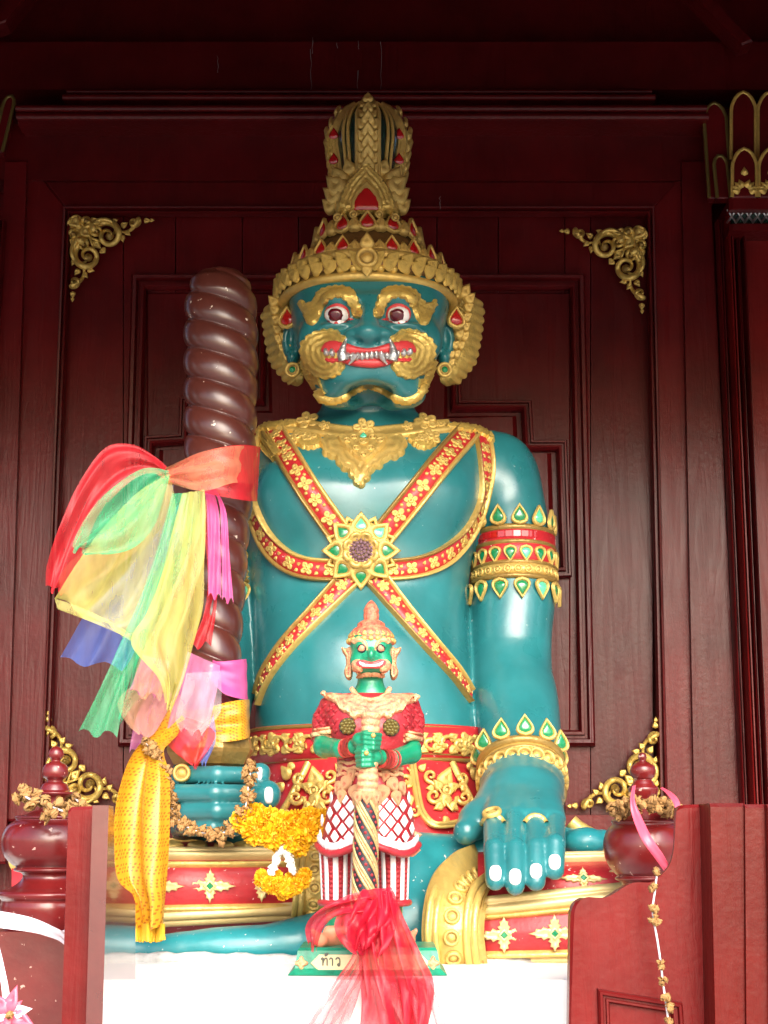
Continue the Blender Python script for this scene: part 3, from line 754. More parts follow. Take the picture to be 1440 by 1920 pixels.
# white plinth
PZ = P(720, 1803, -.88).z
plinth = thing('plinth', 'white plastered plinth under the seated green giant, blown out by the light', 'plinth', (0, -.4, 0))
x0, x1 = P(-700, 1830, -1.36).x, P(2100, 1830, -1.36).x
v, f = box((x0, -1.38, 0), (x1, .7, PZ)); MB().add(v, f).obj('plinth_block', 'plinth', plinth, smooth=False)
mb = MB(); q = catmull([(210, 1800), (330, 1797), (480, 1800), (620, 1803), (800, 1808), (960, 1806), (1080, 1803)], 8)
v, f = tube([P(x, y, -.90) for x, y in q], [.012 + .006 * rng.rand() for _ in q], 8); mb.add(v, f)
mb.obj('cement_fillet', 'cement', plinth)

# ================================================================== THE BIG STATUE
giant = thing('guardian_statue', 'huge seated teal giant with fanged face, tall gilt crown and gold crossed sashes', 'statue', tuple(P(680, 1803, -.3)))
torso = Loft([(770, 640, 735, .03, .04), (786, 600, 778, .03, .10), (797, 540, 836, .03, .13), (806, 500, 880, .02, .155), (822, 478, 912, .01, .18), (850, 468, 930, 0, .21), (900, 463, 925, -.01, .255),
              (950, 461, 912, -.02, .28), (1000, 460, 900, -.02, .285), (1050, 464, 884, -.02, .28), (1100, 468, 878, -.02, .275), (1150, 472, 877, -.03, .28), (1230, 478, 882, -.05, .30), (1300, 481, 888, -.06, .315),
              (1350, 480, 898, -.06, .32), (1420, 482, 908, -.06, .32), (1500, 500, 920, -.06, .32), (1600, 520, 930, -.06, .30)], 2.25)
neck = Loft([(730, 612, 764, -.06, .14), (765, 603, 776, -.04, .15), (790, 600, 780, -.02, .15), (830, 590, 790, 0, .16)], 2.1)
armR = Loft([(812, 884, 930, .05, .03), (822, 868, 958, .05, .08), (845, 860, 985, .05, .115), (880, 862, 1004, .045, .135), (930, 872, 1018, .035, .15), (975, 886, 1027, .02, .15), (1050, 891, 1038, .0, .14), (1130, 884, 1040, -.02, .14),
             (1200, 880, 1034, -.04, .14), (1250, 881, 1034, -.07, .15), (1300, 887, 1044, -.13, .16), (1360, 896, 1050, -.22, .165), (1420, 905, 1050, -.32, .16), (1465, 908, 1048, -.42, .15), (1505, 912, 1046, -.52, .11)], 2.1)
armL = Loft([(820, 420, 480, .05, .06), (860, 392, 480, .05, .11), (930, 378, 478, .03, .13), (1050, 374, 482, .0, .13), (1130, 372, 482, -.02, .13), (1240, 372, 480, -.06, .14), (1330, 372, 470, -.2, .14), (1420, 345, 450, -.42, .14), (1480, 335, 440, -.55, .12)], 2.1)
lo = P(290, 1700, -.6); S = SDF((P(300, 1500, -.9).x, -1.12, PZ + .06), (P(1160, 1500, -.6).x, .36, P(700, 735, 0).z), .0075)
S.loft(torso, 0); S.loft(neck, .07)
for x, y in ((585, 925), (775, 925)): S.ell(P(x, y, -.20), (.135, .085, .105), .11)
S.ell(P(668, 1260, -.20), (.22, .175, .19), .12)
S.loft(armR, .022); S.loft(armL, .022)
S.ell(P(938, 900, .03), (.10, .13, .13), .06)
# right hand resting on the knee
KN = [(926, 1540, -.80), (965, 1536, -.815), (1004, 1537, -.81), (1040, 1542, -.79)]
wr = P(978, 1470, -.47)
S.cone(wr, P(978, 1500, -.58), .105, .10, .06, sy=1.25)
for (x, y, d) in KN: S.cone(P(978 + (x - 978) * .5, 1490, -.57), P(x, y - 4, d + .012), .062, .030, .03)
TIP = [(928, 1652, -1.0), (966, 1661, -1.015), (1005, 1653, -1.005), (1040, 1632, -.985)]
for (k, t) in zip(KN, TIP):
    mid = (k[0] * .55 + t[0] * .45, k[1] * .55 + t[1] * .45, -.945)
    S.chain([P(*k), P(*mid), P(*t)], [M(20.5, 1560, -.9)] * 2 + [M(18.0, 1600, -.95)], .002)
S.chain([P(935, 1500, -.58), P(895, 1538, -.68), P(874, 1560, -.74)], [.055, .043, .034], .03)
# left hand closed round the club's foot
for i, (yy, xl, xr, yd) in enumerate(((1453, 340, 474, -.84), (1487, 322, 484, -.87), (1521, 338, 474, -.87), (1551, 345, 455, -.85))):
    S.chain([P(xl - 8, yy, yd + .22), P(xl + 14, yy, yd + .05), P((xl + xr) / 2, yy, yd), P(xr - 16, yy + 1, yd + .03)], [M(17, yy, yd)] * 4, .006)
S.chain([P(330, 1500, -.60), P(430, 1520, -.58), P(470, 1500, -.66)], [.10, .10, .07], .05)
S.chain([P(440, 1510, -.66), P(480, 1497, -.76), P(500, 1490, -.80)], [.05, .045, .038], .03)
S.chain([P(470, 1455, -.72), P(488, 1450, -.76)], [.03, .028], .01)
body, bvh = sdf_obj(S, 'body', 'teal', giant)
del S
BS = caster(bvh, -.3); BSH = caster(bvh, -.9)
def nail(x, y, w, h, surf, name='fingernail'):
    o = [(x + w / 2 * math.copysign(abs(math.cos(t)) ** .75, math.cos(t)), y + h / 2 * math.copysign(abs(math.sin(t)) ** .75, math.sin(t))) for t in np.linspace(0, 2 * PI, 18)[:-1]]
    relief(name, o, surf, .004, 'white', giant, step=3, edge=4)
for (x, y, h) in ((929, 1637, 30), (966, 1644, 31), (1005, 1633, 29), (1040, 1616, 29)): nail(x, y, 23, h, BSH)
nail(504, 1491, 17, 32, caster(bvh, -.8)); nail(487, 1450, 10, 24, caster(bvh, -.76))
# rings on the right hand and on the top finger of the left
for (x, y, big) in ((925, 1532, True), (1004, 1532, False)):
    ps, ns = surf_path([(x - 21, y + 12), (x - 12, y + 1), (x, y - 3), (x + 12, y + 1), (x + 21, y + 12)], BSH, 3)
    o = MB().add(*strip(ps, ns, [(-.008, -.004), (-.006, .005), (0, .008), (.006, .005), (.008, -.004)])).obj('finger_ring', 'gold', giant)
    if big:
        p, n = BSH(x - 2, y - 6); inst('ring_boss', BOSS, giant, frame(p, n, (0, 0, 1), .026))
for (x, y) in ((342, 1450),):
    p, n = BSH(x, y); inst('ring_boss', BOSS, giant, frame(p + Vector((0, -.012, 0)), (0, -1, .1), (0, 0, 1), .024, .03))
ps, ns = surf_path([(338, 1508), (334, 1520), (338, 1534)], caster(bvh, -.8), 3)
MB().add(*strip(ps, ns, [(-.012, -.003), (-.009, .006), (.009, .006), (.012, -.003)])).obj('finger_ring', 'gold', giant)

# ---------------- feet and shins
S = SDF((P(205, 1800, -.8).x, -1.1, PZ - .01), (P(1170, 1600, -.6).x, -.3, P(700, 1540, -.5).z), .008)
S.cone(P(245, 1786, -.82), P(330, 1784, -.83), .045, .04, .02); S.cone(P(300, 1786, -.84), P(560, 1768, -.82), .03, .055, .02); S.cone(P(540, 1768, -.82), P(760, 1735, -.72), .05, .12, .03)
S.ell(P(430, 1775, -.82), (.16, .06, .045), .03)
S.cone(P(760, 1640, -.60), P(960, 1600, -.62), .085, .075, .03); S.ell(P(775, 1660, -.66), (.08, .10, .10), .05)
S.cone(P(790, 1760, -.70), P(780, 1640, -.60), .10, .10, .06)
S.cone(P(1040, 1590, -.66), P(1080, 1590, -.7), .06, .05, .02); S.ell(P(1098, 1580, -.74), (.058, .05, .040), .012); S.ell(P(1130, 1578, -.72), (.03, .04, .032), .008)
feet, fbvh = sdf_obj(S, 'foot', 'teal2', giant); del S

# ---------------- head
HY = -.10
head = Loft([(470, 640, 750, HY, .10), (496, 590, 800, HY, .20), (530, 548, 838, HY, .262), (560, 543, 842, HY, .27), (600, 546, 838, HY, .275), (640, 555, 828, HY - .01, .28), (680, 567, 816, HY - .02, .285),
             (710, 580, 805, HY - .02, .28), (735, 598, 792, HY - .01, .255), (752, 622, 770, HY, .20), (764, 650, 744, HY + .01, .12)], 2.35, .26)
CX = 694
S = SDF((P(490, 700, -.3).x, -.48, P(700, 785, -.2).z), (P(900, 700, -.3).x, .2, P(700, 470, -.1).z), .0048)
S.loft(head, 0)
S.ell(P(640, 742, -.26), (.075, .07, .04), .05); S.ell(P(752, 742, -.26), (.075, .07, .04), .05)   # jowls
S.ell(P(CX, 735, -.30), (.07, .09, .045), .04, sub=True)                                            # arch of the chin
S.ell(P(CX, 700, -.345), (.095, .045, .035), .04)                                                   # chin
S.ell(P(690, 662, -.335), (.125, .085, .055), .045)                                                 # muzzle
for s in (-1, 1):
    S.ell(P(CX + s * 62, 590, -.385), (.055, .03, .036), .03, sub=True)
    S.ell(P(CX + s * 58, 592, -.345), (.040, .036, .028), .012)                                     # eyeball
    S.ell(P(CX + s * 60, 612, -.365), (.048, .022, .012), .014)
    S.ell(P(CX + s * 100, 640, -.30), (.055, .05, .06), .05)                                        # cheek
    S.ell(P(CX - 2 + s * 28, 628, -.40), (.028, .032, .021), .014)                                  # nostril wing
    S.ell(P(CX + s * 48, 562, -.37), (.06, .03, .022), .03)
S.cone(P(CX - 1, 565, -.375), P(CX - 4, 622, -.425), .018, .030, .03); S.ell(P(CX - 4, 625, -.428), (.032, .035, .024), .016)
for s in (-1, 1): S.ell(P(CX - 3 + s * 17, 640, -.428), (.010, .02, .006), .004, sub=True)
face, hb = sdf_obj(S, 'head', 'teal', giant); del S
HS = caster(hb, -.35)
# ears
for s, cx in ((-1, 549), (1, 832)):
    E = SDF((P(cx - 30, 600, -.1).x, -.24, P(cx, 700, -.12).z), (P(cx + 30, 600, -.1).x, .04, P(cx, 590, -.12).z), .004)
    E.ell(P(cx, 640, -.11), (.036, .05, .072), 0); E.ell(P(cx + s * 4, 634, -.165), (.020, .03, .044), .012, sub=True); E.ell(P(cx - s * 8, 642, -.14), (.010, .025, .04), .008)
    E.ell(P(cx + s * 1, 672, -.13), (.018, .03, .024), .01)
    sdf_obj(E, 'ear', 'teal', giant)
# eyes
for s, cx in ((-1, 632), (1, 747)):
    alm = catmull([(cx - 21, 594 if s < 0 else 596), (cx - 17, 580), (cx, 573), (cx + 17, 580), (cx + 21, 595 if s < 0 else 594), (cx + 14, 604), (cx, 607), (cx - 14, 604)], 5, True)
    tip = [(cx - s * 21, 592), (cx - s * 33, 598), (cx - s * 20, 602)]
    e = relief('eye_rim', [(cx + (x - cx) * 1.12, 589 + (y - 591) * 1.13) for x, y in alm], HS, .005, 'lip', giant, step=3, edge=3)
    w = relief('eye', alm, HS, .017, 'eye', giant, step=3, dome=True)
    ir = [(cx - 1 + 10.5 * math.cos(t), 590 + 10 * math.sin(t)) for t in np.linspace(0, 2 * PI, 20)[:-1]]
    relief('iris', ir, lambda x, y, c=cx: (lambda r: (r[0] + r[1] * .0155, r[1]))(HS(x, y)), .007, 'iris', w, step=2.5, dome=True)
    relief('eye_corner', [(cx - s * 18, 594), (cx - s * 33, 599), (cx - s * 18, 602)], HS, .010, 'lip', giant, step=3, edge=3)
# eyebrows
def mir(pts, a=CX - 4): return [(2 * a - x, y) for x, y in pts][::-1]
BL = [(562, 563), (575, 570), (590, 562), (597, 548), (612, 540), (632, 537), (655, 541), (668, 556), (673, 572), (679, 582), (677, 593), (668, 597), (660, 590), (657, 575), (648, 562), (632, 556), (615, 563), (606, 578), (598, 598), (588, 609), (576, 607), (570, 592), (564, 580)]
SW = [(0, 0)]
for nm, pl, cx in (('eyebrow', BL, 632), ('eyebrow', mir(BL, 689.5), 747)):
    pc = catmull(pl, 5, True); relief(nm, scallop(pc, 13, 3.5, lambda p: 1.0 if p[1] < 575 else .25), HS, .009, 'gilt', giant, step=3, edge=4, ridge=.0012, rfreq=.95)
# golden whorls at the corners of the mouth
ML = [(608 + (x - 608) * .93, 662 + (y - 662) * .93) for x, y in [(563, 648), (575, 630), (595, 619), (622, 616), (640, 624), (652, 630), (650, 650), (646, 665), (650, 685), (648, 695), (630, 708), (608, 712), (590, 704), (576, 690), (566, 672)]]
for pl in (ML, mir(ML, 690)):
    relief('mouth_whorl', scallop(catmull(pl, 5, True), 15, 4, lambda p: 1 if abs(p[0] - 690) > 52 else .1), HS, .011, 'gilt', giant, step=3, edge=5, ridge=.0016, rfreq=.62)
# mouth
up = lambda k: (lambda x, y: (lambda r: (r[0] + r[1] * k, r[1]))(HS(x, y)))
LO = catmull([(690 + (x - 690) * .97, 666 + (y - 666) * .86) for x, y in [(602, 662), (606, 646), (620, 637), (645, 640), (668, 648), (690, 651), (712, 647), (735, 640), (762, 637), (777, 647), (780, 662), (772, 678), (755, 684), (738, 682), (724, 690), (700, 694), (672, 692), (655, 688), (640, 683), (622, 684), (608, 676)]], 4, True)
lips = relief('lips', LO, up(.007), .011, 'lip', giant, step=3.2, edge=8, extra=lambda x, y, d: -.012 * math.exp(-((y - (667 if abs(x - 690) > 35 else 668)) / 6) ** 2))
for (x, y, w, h) in [(618, 661, 9, 14), (628, 662, 9, 15), (641, 664, 10, 14)] + [(654 + i * 8.6, 668 + 1.5 * math.sin(i * .8), 9, 15) for i in range(9)] + [(741, 664, 10, 14), (752, 662, 9, 15), (762, 661, 9, 14)]:
    o = [(x + w * .52 * math.copysign(abs(math.cos(t)) ** .6, math.cos(t)), y + h * .52 * math.copysign(abs(math.sin(t)) ** .6, math.sin(t))) for t in np.linspace(0, 2 * PI, 13)[:-1]]
    relief('tooth', o, up(.014), .011, 'silver', giant, step=3, dome=True)
def fang(pts, rad):
    q = []; rr = []
    pc = catmull(pts, 5)
    for i, p in enumerate(pc):
        a, n = HS(p[0], p[1]); q.append(P(p[0], p[1], min(a.y, -.37) - .026)); rr.append(M(np.interp(i / (len(pc) - 1), [0, .3, 1], rad), 650, -.4))
    MB().add(*tube(q, rr, 10)).obj('fang', 'silver', giant)
for s in (-1, 1):
    f_ = lambda pts: [(690 + s * (x - 690), y) for x, y in pts]
    fang(f_([(736, 676), (738, 664), (736, 650), (730, 634)]), [9, 10, 1])
    fang(f_([(714, 664), (717, 672), (726, 683)]), [7, 6, 1])
# beard line: gilt trim along the jaw, dipping at both jowls, rising at the chin
JT = [(567, 672), (568, 686), (571, 702), (580, 728), (597, 748), (622, 756), (645, 750), (668, 735), (690, 726), (712, 733), (737, 748), (760, 756), (784, 748), (800, 728), (810, 702), (815, 686), (817, 672)]
JT = [(x, y + 1) for x, y in JT]
out = catmull(JT, 6); inner = []
wd = lambda x: 6 + 6 * min(1, abs(x - 690) / 70)
tg = np.gradient(out, axis=0); tg /= np.linalg.norm(tg, axis=1)[:, None]
inner = [out[i] + np.array([tg[i][1], -tg[i][0]]) * wd(out[i][0]) for i in range(len(out))]
oo = [out[i] + np.array([-tg[i][1], tg[i][0]]) * 3.2 * abs(math.sin(i * 1.05)) ** .6 for i in range(len(out))]
relief('jaw_trim', np.array(oo + inner[::-1]), HS, .010, 'gilt', giant, step=3.2, edge=4, ridge=.001, rfreq=1.2)

# ---------------- ear guards with earrings
for s in (-1, 1):
    cx = 697
    G = [(545, 552), (532, 556), (515, 553), (498, 561), (500, 585), (503, 610), (508, 636), (513, 658), (526, 678), (540, 697), (552, 708), (564, 712), (567, 700), (562, 660), (556, 620), (552, 580)]
    if s > 0: G = [(x + (12 if y < 560 else 3) if x > 850 else x, y - (10 if x > 860 and y < 570 else 0)) for x, y in [(2 * cx - x, y) for x, y in G][::-1]]
    def eg(x, y, d, s=s): 
        return .0035 * math.sin((y * 1.0 - abs(x - 697) * .5) * .9) * min(1, d / 6)
    eo = relief('ear_guard', scallop(catmull(G, 5, True), 17, 6, lambda p: 1 if abs(p[0] - 697) > 148 else .1), flatsurf(-.10, .9, P(697, 600, -.1).x), .03, 'gilt', giant, step=3.4, edge=12, extra=eg, base=.03)
    for k, (x, y, dx, dy, sz) in enumerate(((150, 556, .1, 1, 30), (166, 552, .35, 1, 36), (182, 554, .7, 1, 36), (192, 566, 1, .6, 30), (190, 582, 1, .1, 26), (191, 600, 1, -.1, 26), (189, 618, 1, -.2, 25), (187, 636, 1, -.3, 25), (180, 653, 1, -.4, 22), (171, 669, 1, -.5, 22), (160, 685, 1, -.7, 20), (150, 697, .8, -1, 18), (174, 610, .9, .5, 26), (176, 632, .9, .4, 24), (168, 652, .9, .3, 22), (160, 670, .9, .2, 20))):
        inst('guard_leaf', LEAFLET, eo, frame(P(697 + s * x * (.95 if y < 590 else .93), y + (0 if s < 0 else -5), -.115 - (.012 if k > 11 else 0)), (s * .25, -1, .05), (s * (dx * .5 + .2), 0, abs(dy) * .5 + .45), M(sz, 620, -.1), M(sz * 1.3, 620, -.1)))
    m = frame(P(697 + s * 158, 600, -.165), (s * .3, -1, 0), (0, 0, 1), M(46, 600, -.15)); gem_part(GEMR, eo, m, False)
    m = frame(P(697 + s * (148 if s < 0 else 136), 694, -.17), (s * .2, -1, 0), (0, 0, 1), M(15, 600, -.15)); er = inst('earring', BOSS, giant, m)
    v, f = lathe([(.001, .55), (.3, .5), (.42, .3)], 12); MB().add(v, f, m).obj('gem', 'gemgreen', er)

# ---------------- crown
KX, KY = P(690, 500, HY).x, HY + .01
crown = MB(); zb = P(690, 520, -.37).z; zt = P(690, 487, -.35).z
hh = zt - zb
v, f = lathe([(.255, zb + .0), (.272, zb - .012), (.285, zb - .006), (.290, zb + .006), (.284, zb + .016), (.276, zb + .02), (.278, zb + .03), (.294, zb + .04), (.292, zt - .015), (.278, zt), (.28, zt + .008), (.285, zt + .018), (.276, zt + .03), (.25, zt + .04), (.235, zt + .05)], 72, (KX, KY), 1.02)
crown_o = MB().add(v, f).obj('crown', 'gold', giant)
# rows of carved leaves round the band
GLEAF = LEAFLET.copy(); GLEAF.materials[0] = MT['gilt']
mbL = MB(); vl, fl = inset_mesh(leaf_outline(.5, 1, 7), [(1, 0), (.95, .2), (.6, .42), (.15, .2)])
for k in range(40):
    a = 2 * PI * (k + .5) / 40; d = Vector((math.sin(a), -math.cos(a), 0)); c = Vector((KX, KY, 0)) + d * .295
    sg = -1 if 0 < a < PI else 1
    tg_ = Vector((d.y, -d.x, 0)) * sg
    for (dz, sc, ti) in ((.040, .052, 1.1), (.062, .044, .6)):
        mm = frame(c + Vector((0, 0, zb + dz)) + tg_ * (.012 if dz > .05 else 0), d, tg_ * ti * 1.6 + Vector((0, 0, 1)), sc * 1.12, sc * .95)
        inst('crown_leaf', GLEAF, crown_o, mm)
for k in range(44):
    a = 2 * PI * k / 44; d = Vector((math.sin(a), -math.cos(a), 0)); mbL.add(*lathe([(1, 0), (.9, .4), (.5, .75), (.001, .85)], 8), frame(Vector((KX, KY, zb + .028)) + d * .287, d, (0, 0, 1), .014))
mbL.obj('bead_row', 'gilt', crown_o)
m = frame((KX, KY - .305, zb + .052), (0, -1, .1), (0, 0, 1), .035); inst('crown_boss', BOSS, crown_o, m)
for (dz, sc, fl_) in ((.100, .058, 1), (.010, .045, -1)): inst('crown_leaf', LEAFLET, crown_o, frame((KX, KY - .315, zb + dz), (0, -1, .1), (0, 0, fl_), sc))
# stepped cap: profile from the photograph's outline
capp = []
for (hw, py) in ((150, 482), (141, 472), (124, 455), (108, 447), (98, 437), (90, 424), (80, 406), (68, 392)):
    r_ = M(hw, py, HY); capp.append((r_, P(690, py, HY - r_).z))
MB().add(*lathe(capp, 60, (KX, KY))).obj('cap', 'umber', crown_o)
MB().add(*lathe([(.27, zb + .022), (.289, zb + .030), (.2955, zb + .042), (.2935, zt - .010), (.285, zt - .002)], 72, (KX, KY), 1.02)).obj('band_shade', 'umber', crown_o)  # dark strip added as painted shade in the recesses between the band's leaves
def gem_row(n, hw, py, size, tilt, a0=0):
    r = M(hw, py, HY); z = P(690, py, HY - r).z
    for k in range(n):
        a = 2 * PI * (k + a0) / n; d = Vector((math.sin(a), -math.cos(a), 0)); 
        if d.y > .55: continue
        m = frame(Vector((KX, KY, z)) + d * r, d + Vector((0, 0, tilt)), (0, 0, 1), size)
        gem_part(GEMR, crown_o, m, False)
        for s in (-1, 1):
            t = Vector((d.y, -d.x, 0)) * s * -1
            inst('crown_leaf', LEAFLET, crown_o, frame(Vector((KX, KY, z - size * .1)) + d * (r - .004) + t * size * .48, d + Vector((0, 0, tilt)), Vector((0, 0, 1)) + t * .25, size * .72, size))
gem_row(20, 141, 458, .070, .15); gem_row(13, 97, 416, .078, .15)
# tower
tw = []
for (hw, py) in ((70, 400), (69, 388), (64, 358), (66, 330), (70, 302), (75, 276), (75, 256), (68, 236), (56, 219), (40, 206), (20, 198), (2, 196)):
    tw.append((M(hw * .82, py, HY), P(690, py, HY).z))
twf_z = np.array([q[1] for q in tw]); twf_r = np.array([q[0] for q in tw])
MB().add(*lathe(tw, 48, (KX, KY))).obj('crown_tower', 'darkglass', crown_o)
def tower_pt(a, z, off=0):
    r = float(np.interp(z, twf_z, twf_r)); e = .01; dr = (float(np.interp(z + e, twf_z, twf_r)) - float(np.interp(z - e, twf_z, twf_r))) / (2 * e)
    d = Vector((math.sin(a), -math.cos(a), 0)); n = (d + Vector((0, 0, -dr))).normalized()
    return Vector((KX, KY, z)) + d * r + n * off, n
z0, z1 = P(690, 345, HY).z, P(690, 200, HY).z
for a in (-.80, -.62, .62, .80, 2.4, -2.4):
    zz = np.linspace(z0 - .09, z1 - .01, 24); q = [tower_pt(a, z, .004) for z in zz]
    MB().add(*tube([p for p, n in q], .006, 6)).obj('crown_rib', 'gold', crown_o)
for a in (0, PI / 2, PI, -PI / 2):
    zz = np.linspace(z0 - .09, z1, 26); q = [tower_pt(a, z) for z in zz]; wv = [.042 if z < z0 + .2 else .042 * max(.25, 1 - (z - z0 - .2) / .13) for z in zz]
    MB().add(*strip([p for p, n in q], [n for p, n in q], [(-1, -.01), (-1, .012), (-.8, .020), (-.7, .010), (.7, .010), (.8, .020), (1, .012), (1, -.01)], wscale=wv)).obj('crown_rib', 'gold', crown_o)
    for i, z in enumerate(np.linspace(z0 + .01, z1 - .04, 7)):
        p, n = tower_pt(a, z, .012); k = .052 * (1 if i < 5 else .75)
        u = Vector((0, 0, 1)); t = Vector((math.cos(a), math.sin(a), 0))
        inst('crown_leaf', LEAFLET, crown_o, frame(p + n * .008 + u * .014, n + u * -.2, u, k * 1.15, k * 1.3))
        for s in (-1, 1): inst('crown_leaf', LEAFLET, crown_o, frame(p + t * s * .018, n, u + t * s * .75, k * .9, k))
# front arch with red glass
def arch(cx, base, w, h, y, sc=1):
    return [(cx - w, base), (cx - w * 1.02, base - h * .3), (cx - w * .75, base - h * .6), (cx - w * .35, base - h * .83), (cx, base - h), (cx + w * .35, base - h * .83), (cx + w * .75, base - h * .6), (cx + w * 1.02, base - h * .3), (cx + w, base)]
fs = flatsurf(HY - .145, .8, KX)
relief('crown_arch', scallop(catmull(arch(687, 396, 46, 86, 0), 4, True), 12, 4), fs, .018, 'gilt', crown_o, step=3, edge=5, base=.04, ridge=.002, rfreq=.8)
relief('crown_arch', arch(687, 394, 30, 56, 0), flatsurf(HY - .163, .8, KX), .008, 'gold', crown_o, step=3, edge=4)
relief('gem', arch(687, 393, 23, 44, 0), flatsurf(HY - .170, .8, KX), .004, 'gemred', crown_o, step=4, edge=2)
for s in (-1, 1):
    for (x, y, dx, dy, k) in ((52, 352, 1, 1.0, .10), (58, 370, 1, .8, .09), (48, 336, .7, 1.3, .085), (66, 388, .9, .8, .07), (30, 318, .4, 1.3, .07), (42, 380, .5, 1, .08)):
        inst('crown_leaf', LEAFLET, crown_o, frame(P(687 + s * x, y, HY - .09 + x * .0006), (s * .4, -1, 0), (s * dx, 0, dy), k, k * 1.3))
    for (x, y) in ((24, 402), (54, 408)): inst('crown_bead', BOSS, crown_o, frame(P(687 + s * x, y, HY - .16), (s * .3, -1, .1), (0, 0, 1), .014))
    relief('crown_side_filigree', scallop(catmull([(687 + s * x, y) for x, y in ((48, 340), (62, 330), (70, 312), (73, 290), (74, 268), (71, 248), (62, 238), (54, 246), (50, 270), (46, 300))], 4, True), 13, 4), flatsurf(HY - .01), .02, 'gilt', crown_o, step=3, edge=5, base=.03, ridge=.003, rfreq=.7)
    for y in (254, 301):
        inst('gem', GEMR[1], crown_o, frame(P(687 + s * 61, y, HY - .032), (s * .2, -1, 0), (0, 0, 1), .06))
# rim line of gold between cap and brow
print('crown done')

# ---------------- chest ornaments
def sash(path, w, deco, n_label=None, taper=None, name='sash', bulge=0.014, dens=34):
    ps, ns = surf_path(path, BS, 7, 4); ps = ps + ns * .003
    hw = M(w / 2, path[0][1], -.25); L = len(ps); ts = np.linspace(0, 1, L)
    sc = np.interp(ts, [0, 1], taper) if taper else np.ones(L)
    base = MB().add(*strip(ps, ns, [(-hw * .8, -.01), (-hw * .8, .005), (0, .008), (hw * .8, .005), (hw * .8, -.01)], wscale=sc)).obj(name, 'red', giant)
    for s in (-1, 1):
        a, b, c = hw * s, hw * .86 * s, hw * .62 * s
        pr = [(a * 1.03, -.012), (a * 1.02, .006), (a * .96, .014), (b, .0165), (hw * .76 * s, .013), (c, .005), (c, -.01)]
        MB().add(*strip(ps, ns, pr, wscale=sc)).obj('gilt_border', 'gold', base)
    d = np.concatenate([[0], np.cumsum(np.linalg.norm(np.diff(ps, axis=0), axis=1))]); tot = d[-1]; st = M(dens, path[0][1], -.25)
    k = 0; n = int(tot / st)
    for i in range(n):
        q = (i + .5) / n; j = min(int(np.searchsorted(d, q * tot)), L - 2); p = Vector(ps[j]); nn = Vector(ns[j]); t = Vector(ps[j + 1] - ps[j - 1]).normalized()
        k = sc[j]; r = hw * .56 * k
        sd_ = nn.cross(t)
        if deco == 'f':
            inst('flower', FLOWER4 if i % 3 else FLOWER5, base, frame(p + nn * .007, nn, t + sd_ * rng.uniform(-.3, .3), r * 1.12, r))
            h = st * .5
            for s in (-1, 1): inst('dot', DOT, base, frame(p + t * h + sd_ * s * r * .6 + nn * .005, nn + sd_ * 0, t, r * .28))
        else:
            inst('flower', FLOWER4, base, frame(p + nn * .007, nn, t + sd_ * .9, r * 1.15, r))
            h = st * .5
            inst('leaf', LEAFLET, base, frame(p + t * h + sd_ * r * .5 + nn * .006, nn, t + sd_, r * .8, r)); inst('leaf', LEAFLET, base, frame(p + t * h - sd_ * r * .5 + nn * .006, nn, -t - sd_, r * .8, r))
    return base
sash([(482, 816), (474, 860), (470, 905), (478, 960), (500, 1012), (535, 1050), (580, 1067), (640, 1070)], 42, 'l', dens=40)
sash([(903, 822), (909, 860), (908, 905), (898, 955), (872, 1005), (830, 1045), (780, 1064), (715, 1070)], 40, 'l', dens=40)
sash([(512, 806), (545, 865), (590, 935), (645, 1012)], 47, 'f')
sash([(878, 810), (838, 855), (785, 920), (712, 1010)], 47, 'f')
sash([(655, 1085), (600, 1145), (540, 1210), (500, 1268), (486, 1310)], 44, 'f', taper=(1, .75))
sash([(705, 1085), (752, 1145), (805, 1208), (852, 1262), (880, 1305)], 44, 'f', taper=(1, .75))
# shoulder clasps
for pl in ([(468, 806), (500, 800), (540, 796), (560, 802), (530, 808), (495, 812), (470, 818)], [(925, 822), (895, 806), (850, 800), (835, 806), (860, 812), (895, 818), (918, 830)]):
    relief('shoulder_clasp', scallop(catmull(pl, 5, True), 12, 3), BS, .02, 'gilt', giant, step=3, edge=5, ridge=.003)
# rosette
rp, rn = BS(677, 1034); rn = Vector((rn.x * .5, rn.y, rn.z * .3 - .05)).normalized()
rosette = thing_dummy = None
pm, gm = inset_mesh(leaf_outline(.46, 1, 12), [(1, -.05), (.98, .14), (.82, .2), (.50, .13), (.44, .05)]); PET = MB().add(pm, gm[:-1]).mesh('petal', 'gold')
v, f = inset_mesh(leaf_outline(.46, 1, 12), [(.48, .06), (.35, .09)]); PGD = MB().add(v, f).mesh('gem', 'gemgreen'); PGL = MB().add(v, f).mesh('gem', 'gemgreen2')
U = M(1, 1034, -.3)
ros = MB(); v, f = lathe([(U * 30, .0), (U * 34, .02), (U * 40, .03), (U * 30, .045), (U * 24, .04), (.001, .03)], 32); ros.add(v, f, frame(rp, rn, (0, 0, 1)))
ros = ros.obj('rosette', 'gold', giant)
for lay, (n, R, s, off, dz) in enumerate(((8, 47, 46, PI / 8, .012), (8, 45, 50, 0, .022))):
    for k in range(n):
        a = 2 * PI * k / n + off; d = Vector((math.sin(a), 0, math.cos(a))); d = (d - rn * d.dot(rn)).normalized()
        m = frame(rp + d * U * R + rn * dz, rn + d * .25, d, U * s * (1.0 if lay else .9))
        inst('petal', PET, ros, m); inst('gem', (PGL if (k in (0, 1)) else PGD) if lay else DOT, ros, m if lay else frame(rp + d * U * (R + 2) + rn * (dz + .004), rn, d, U * 8))
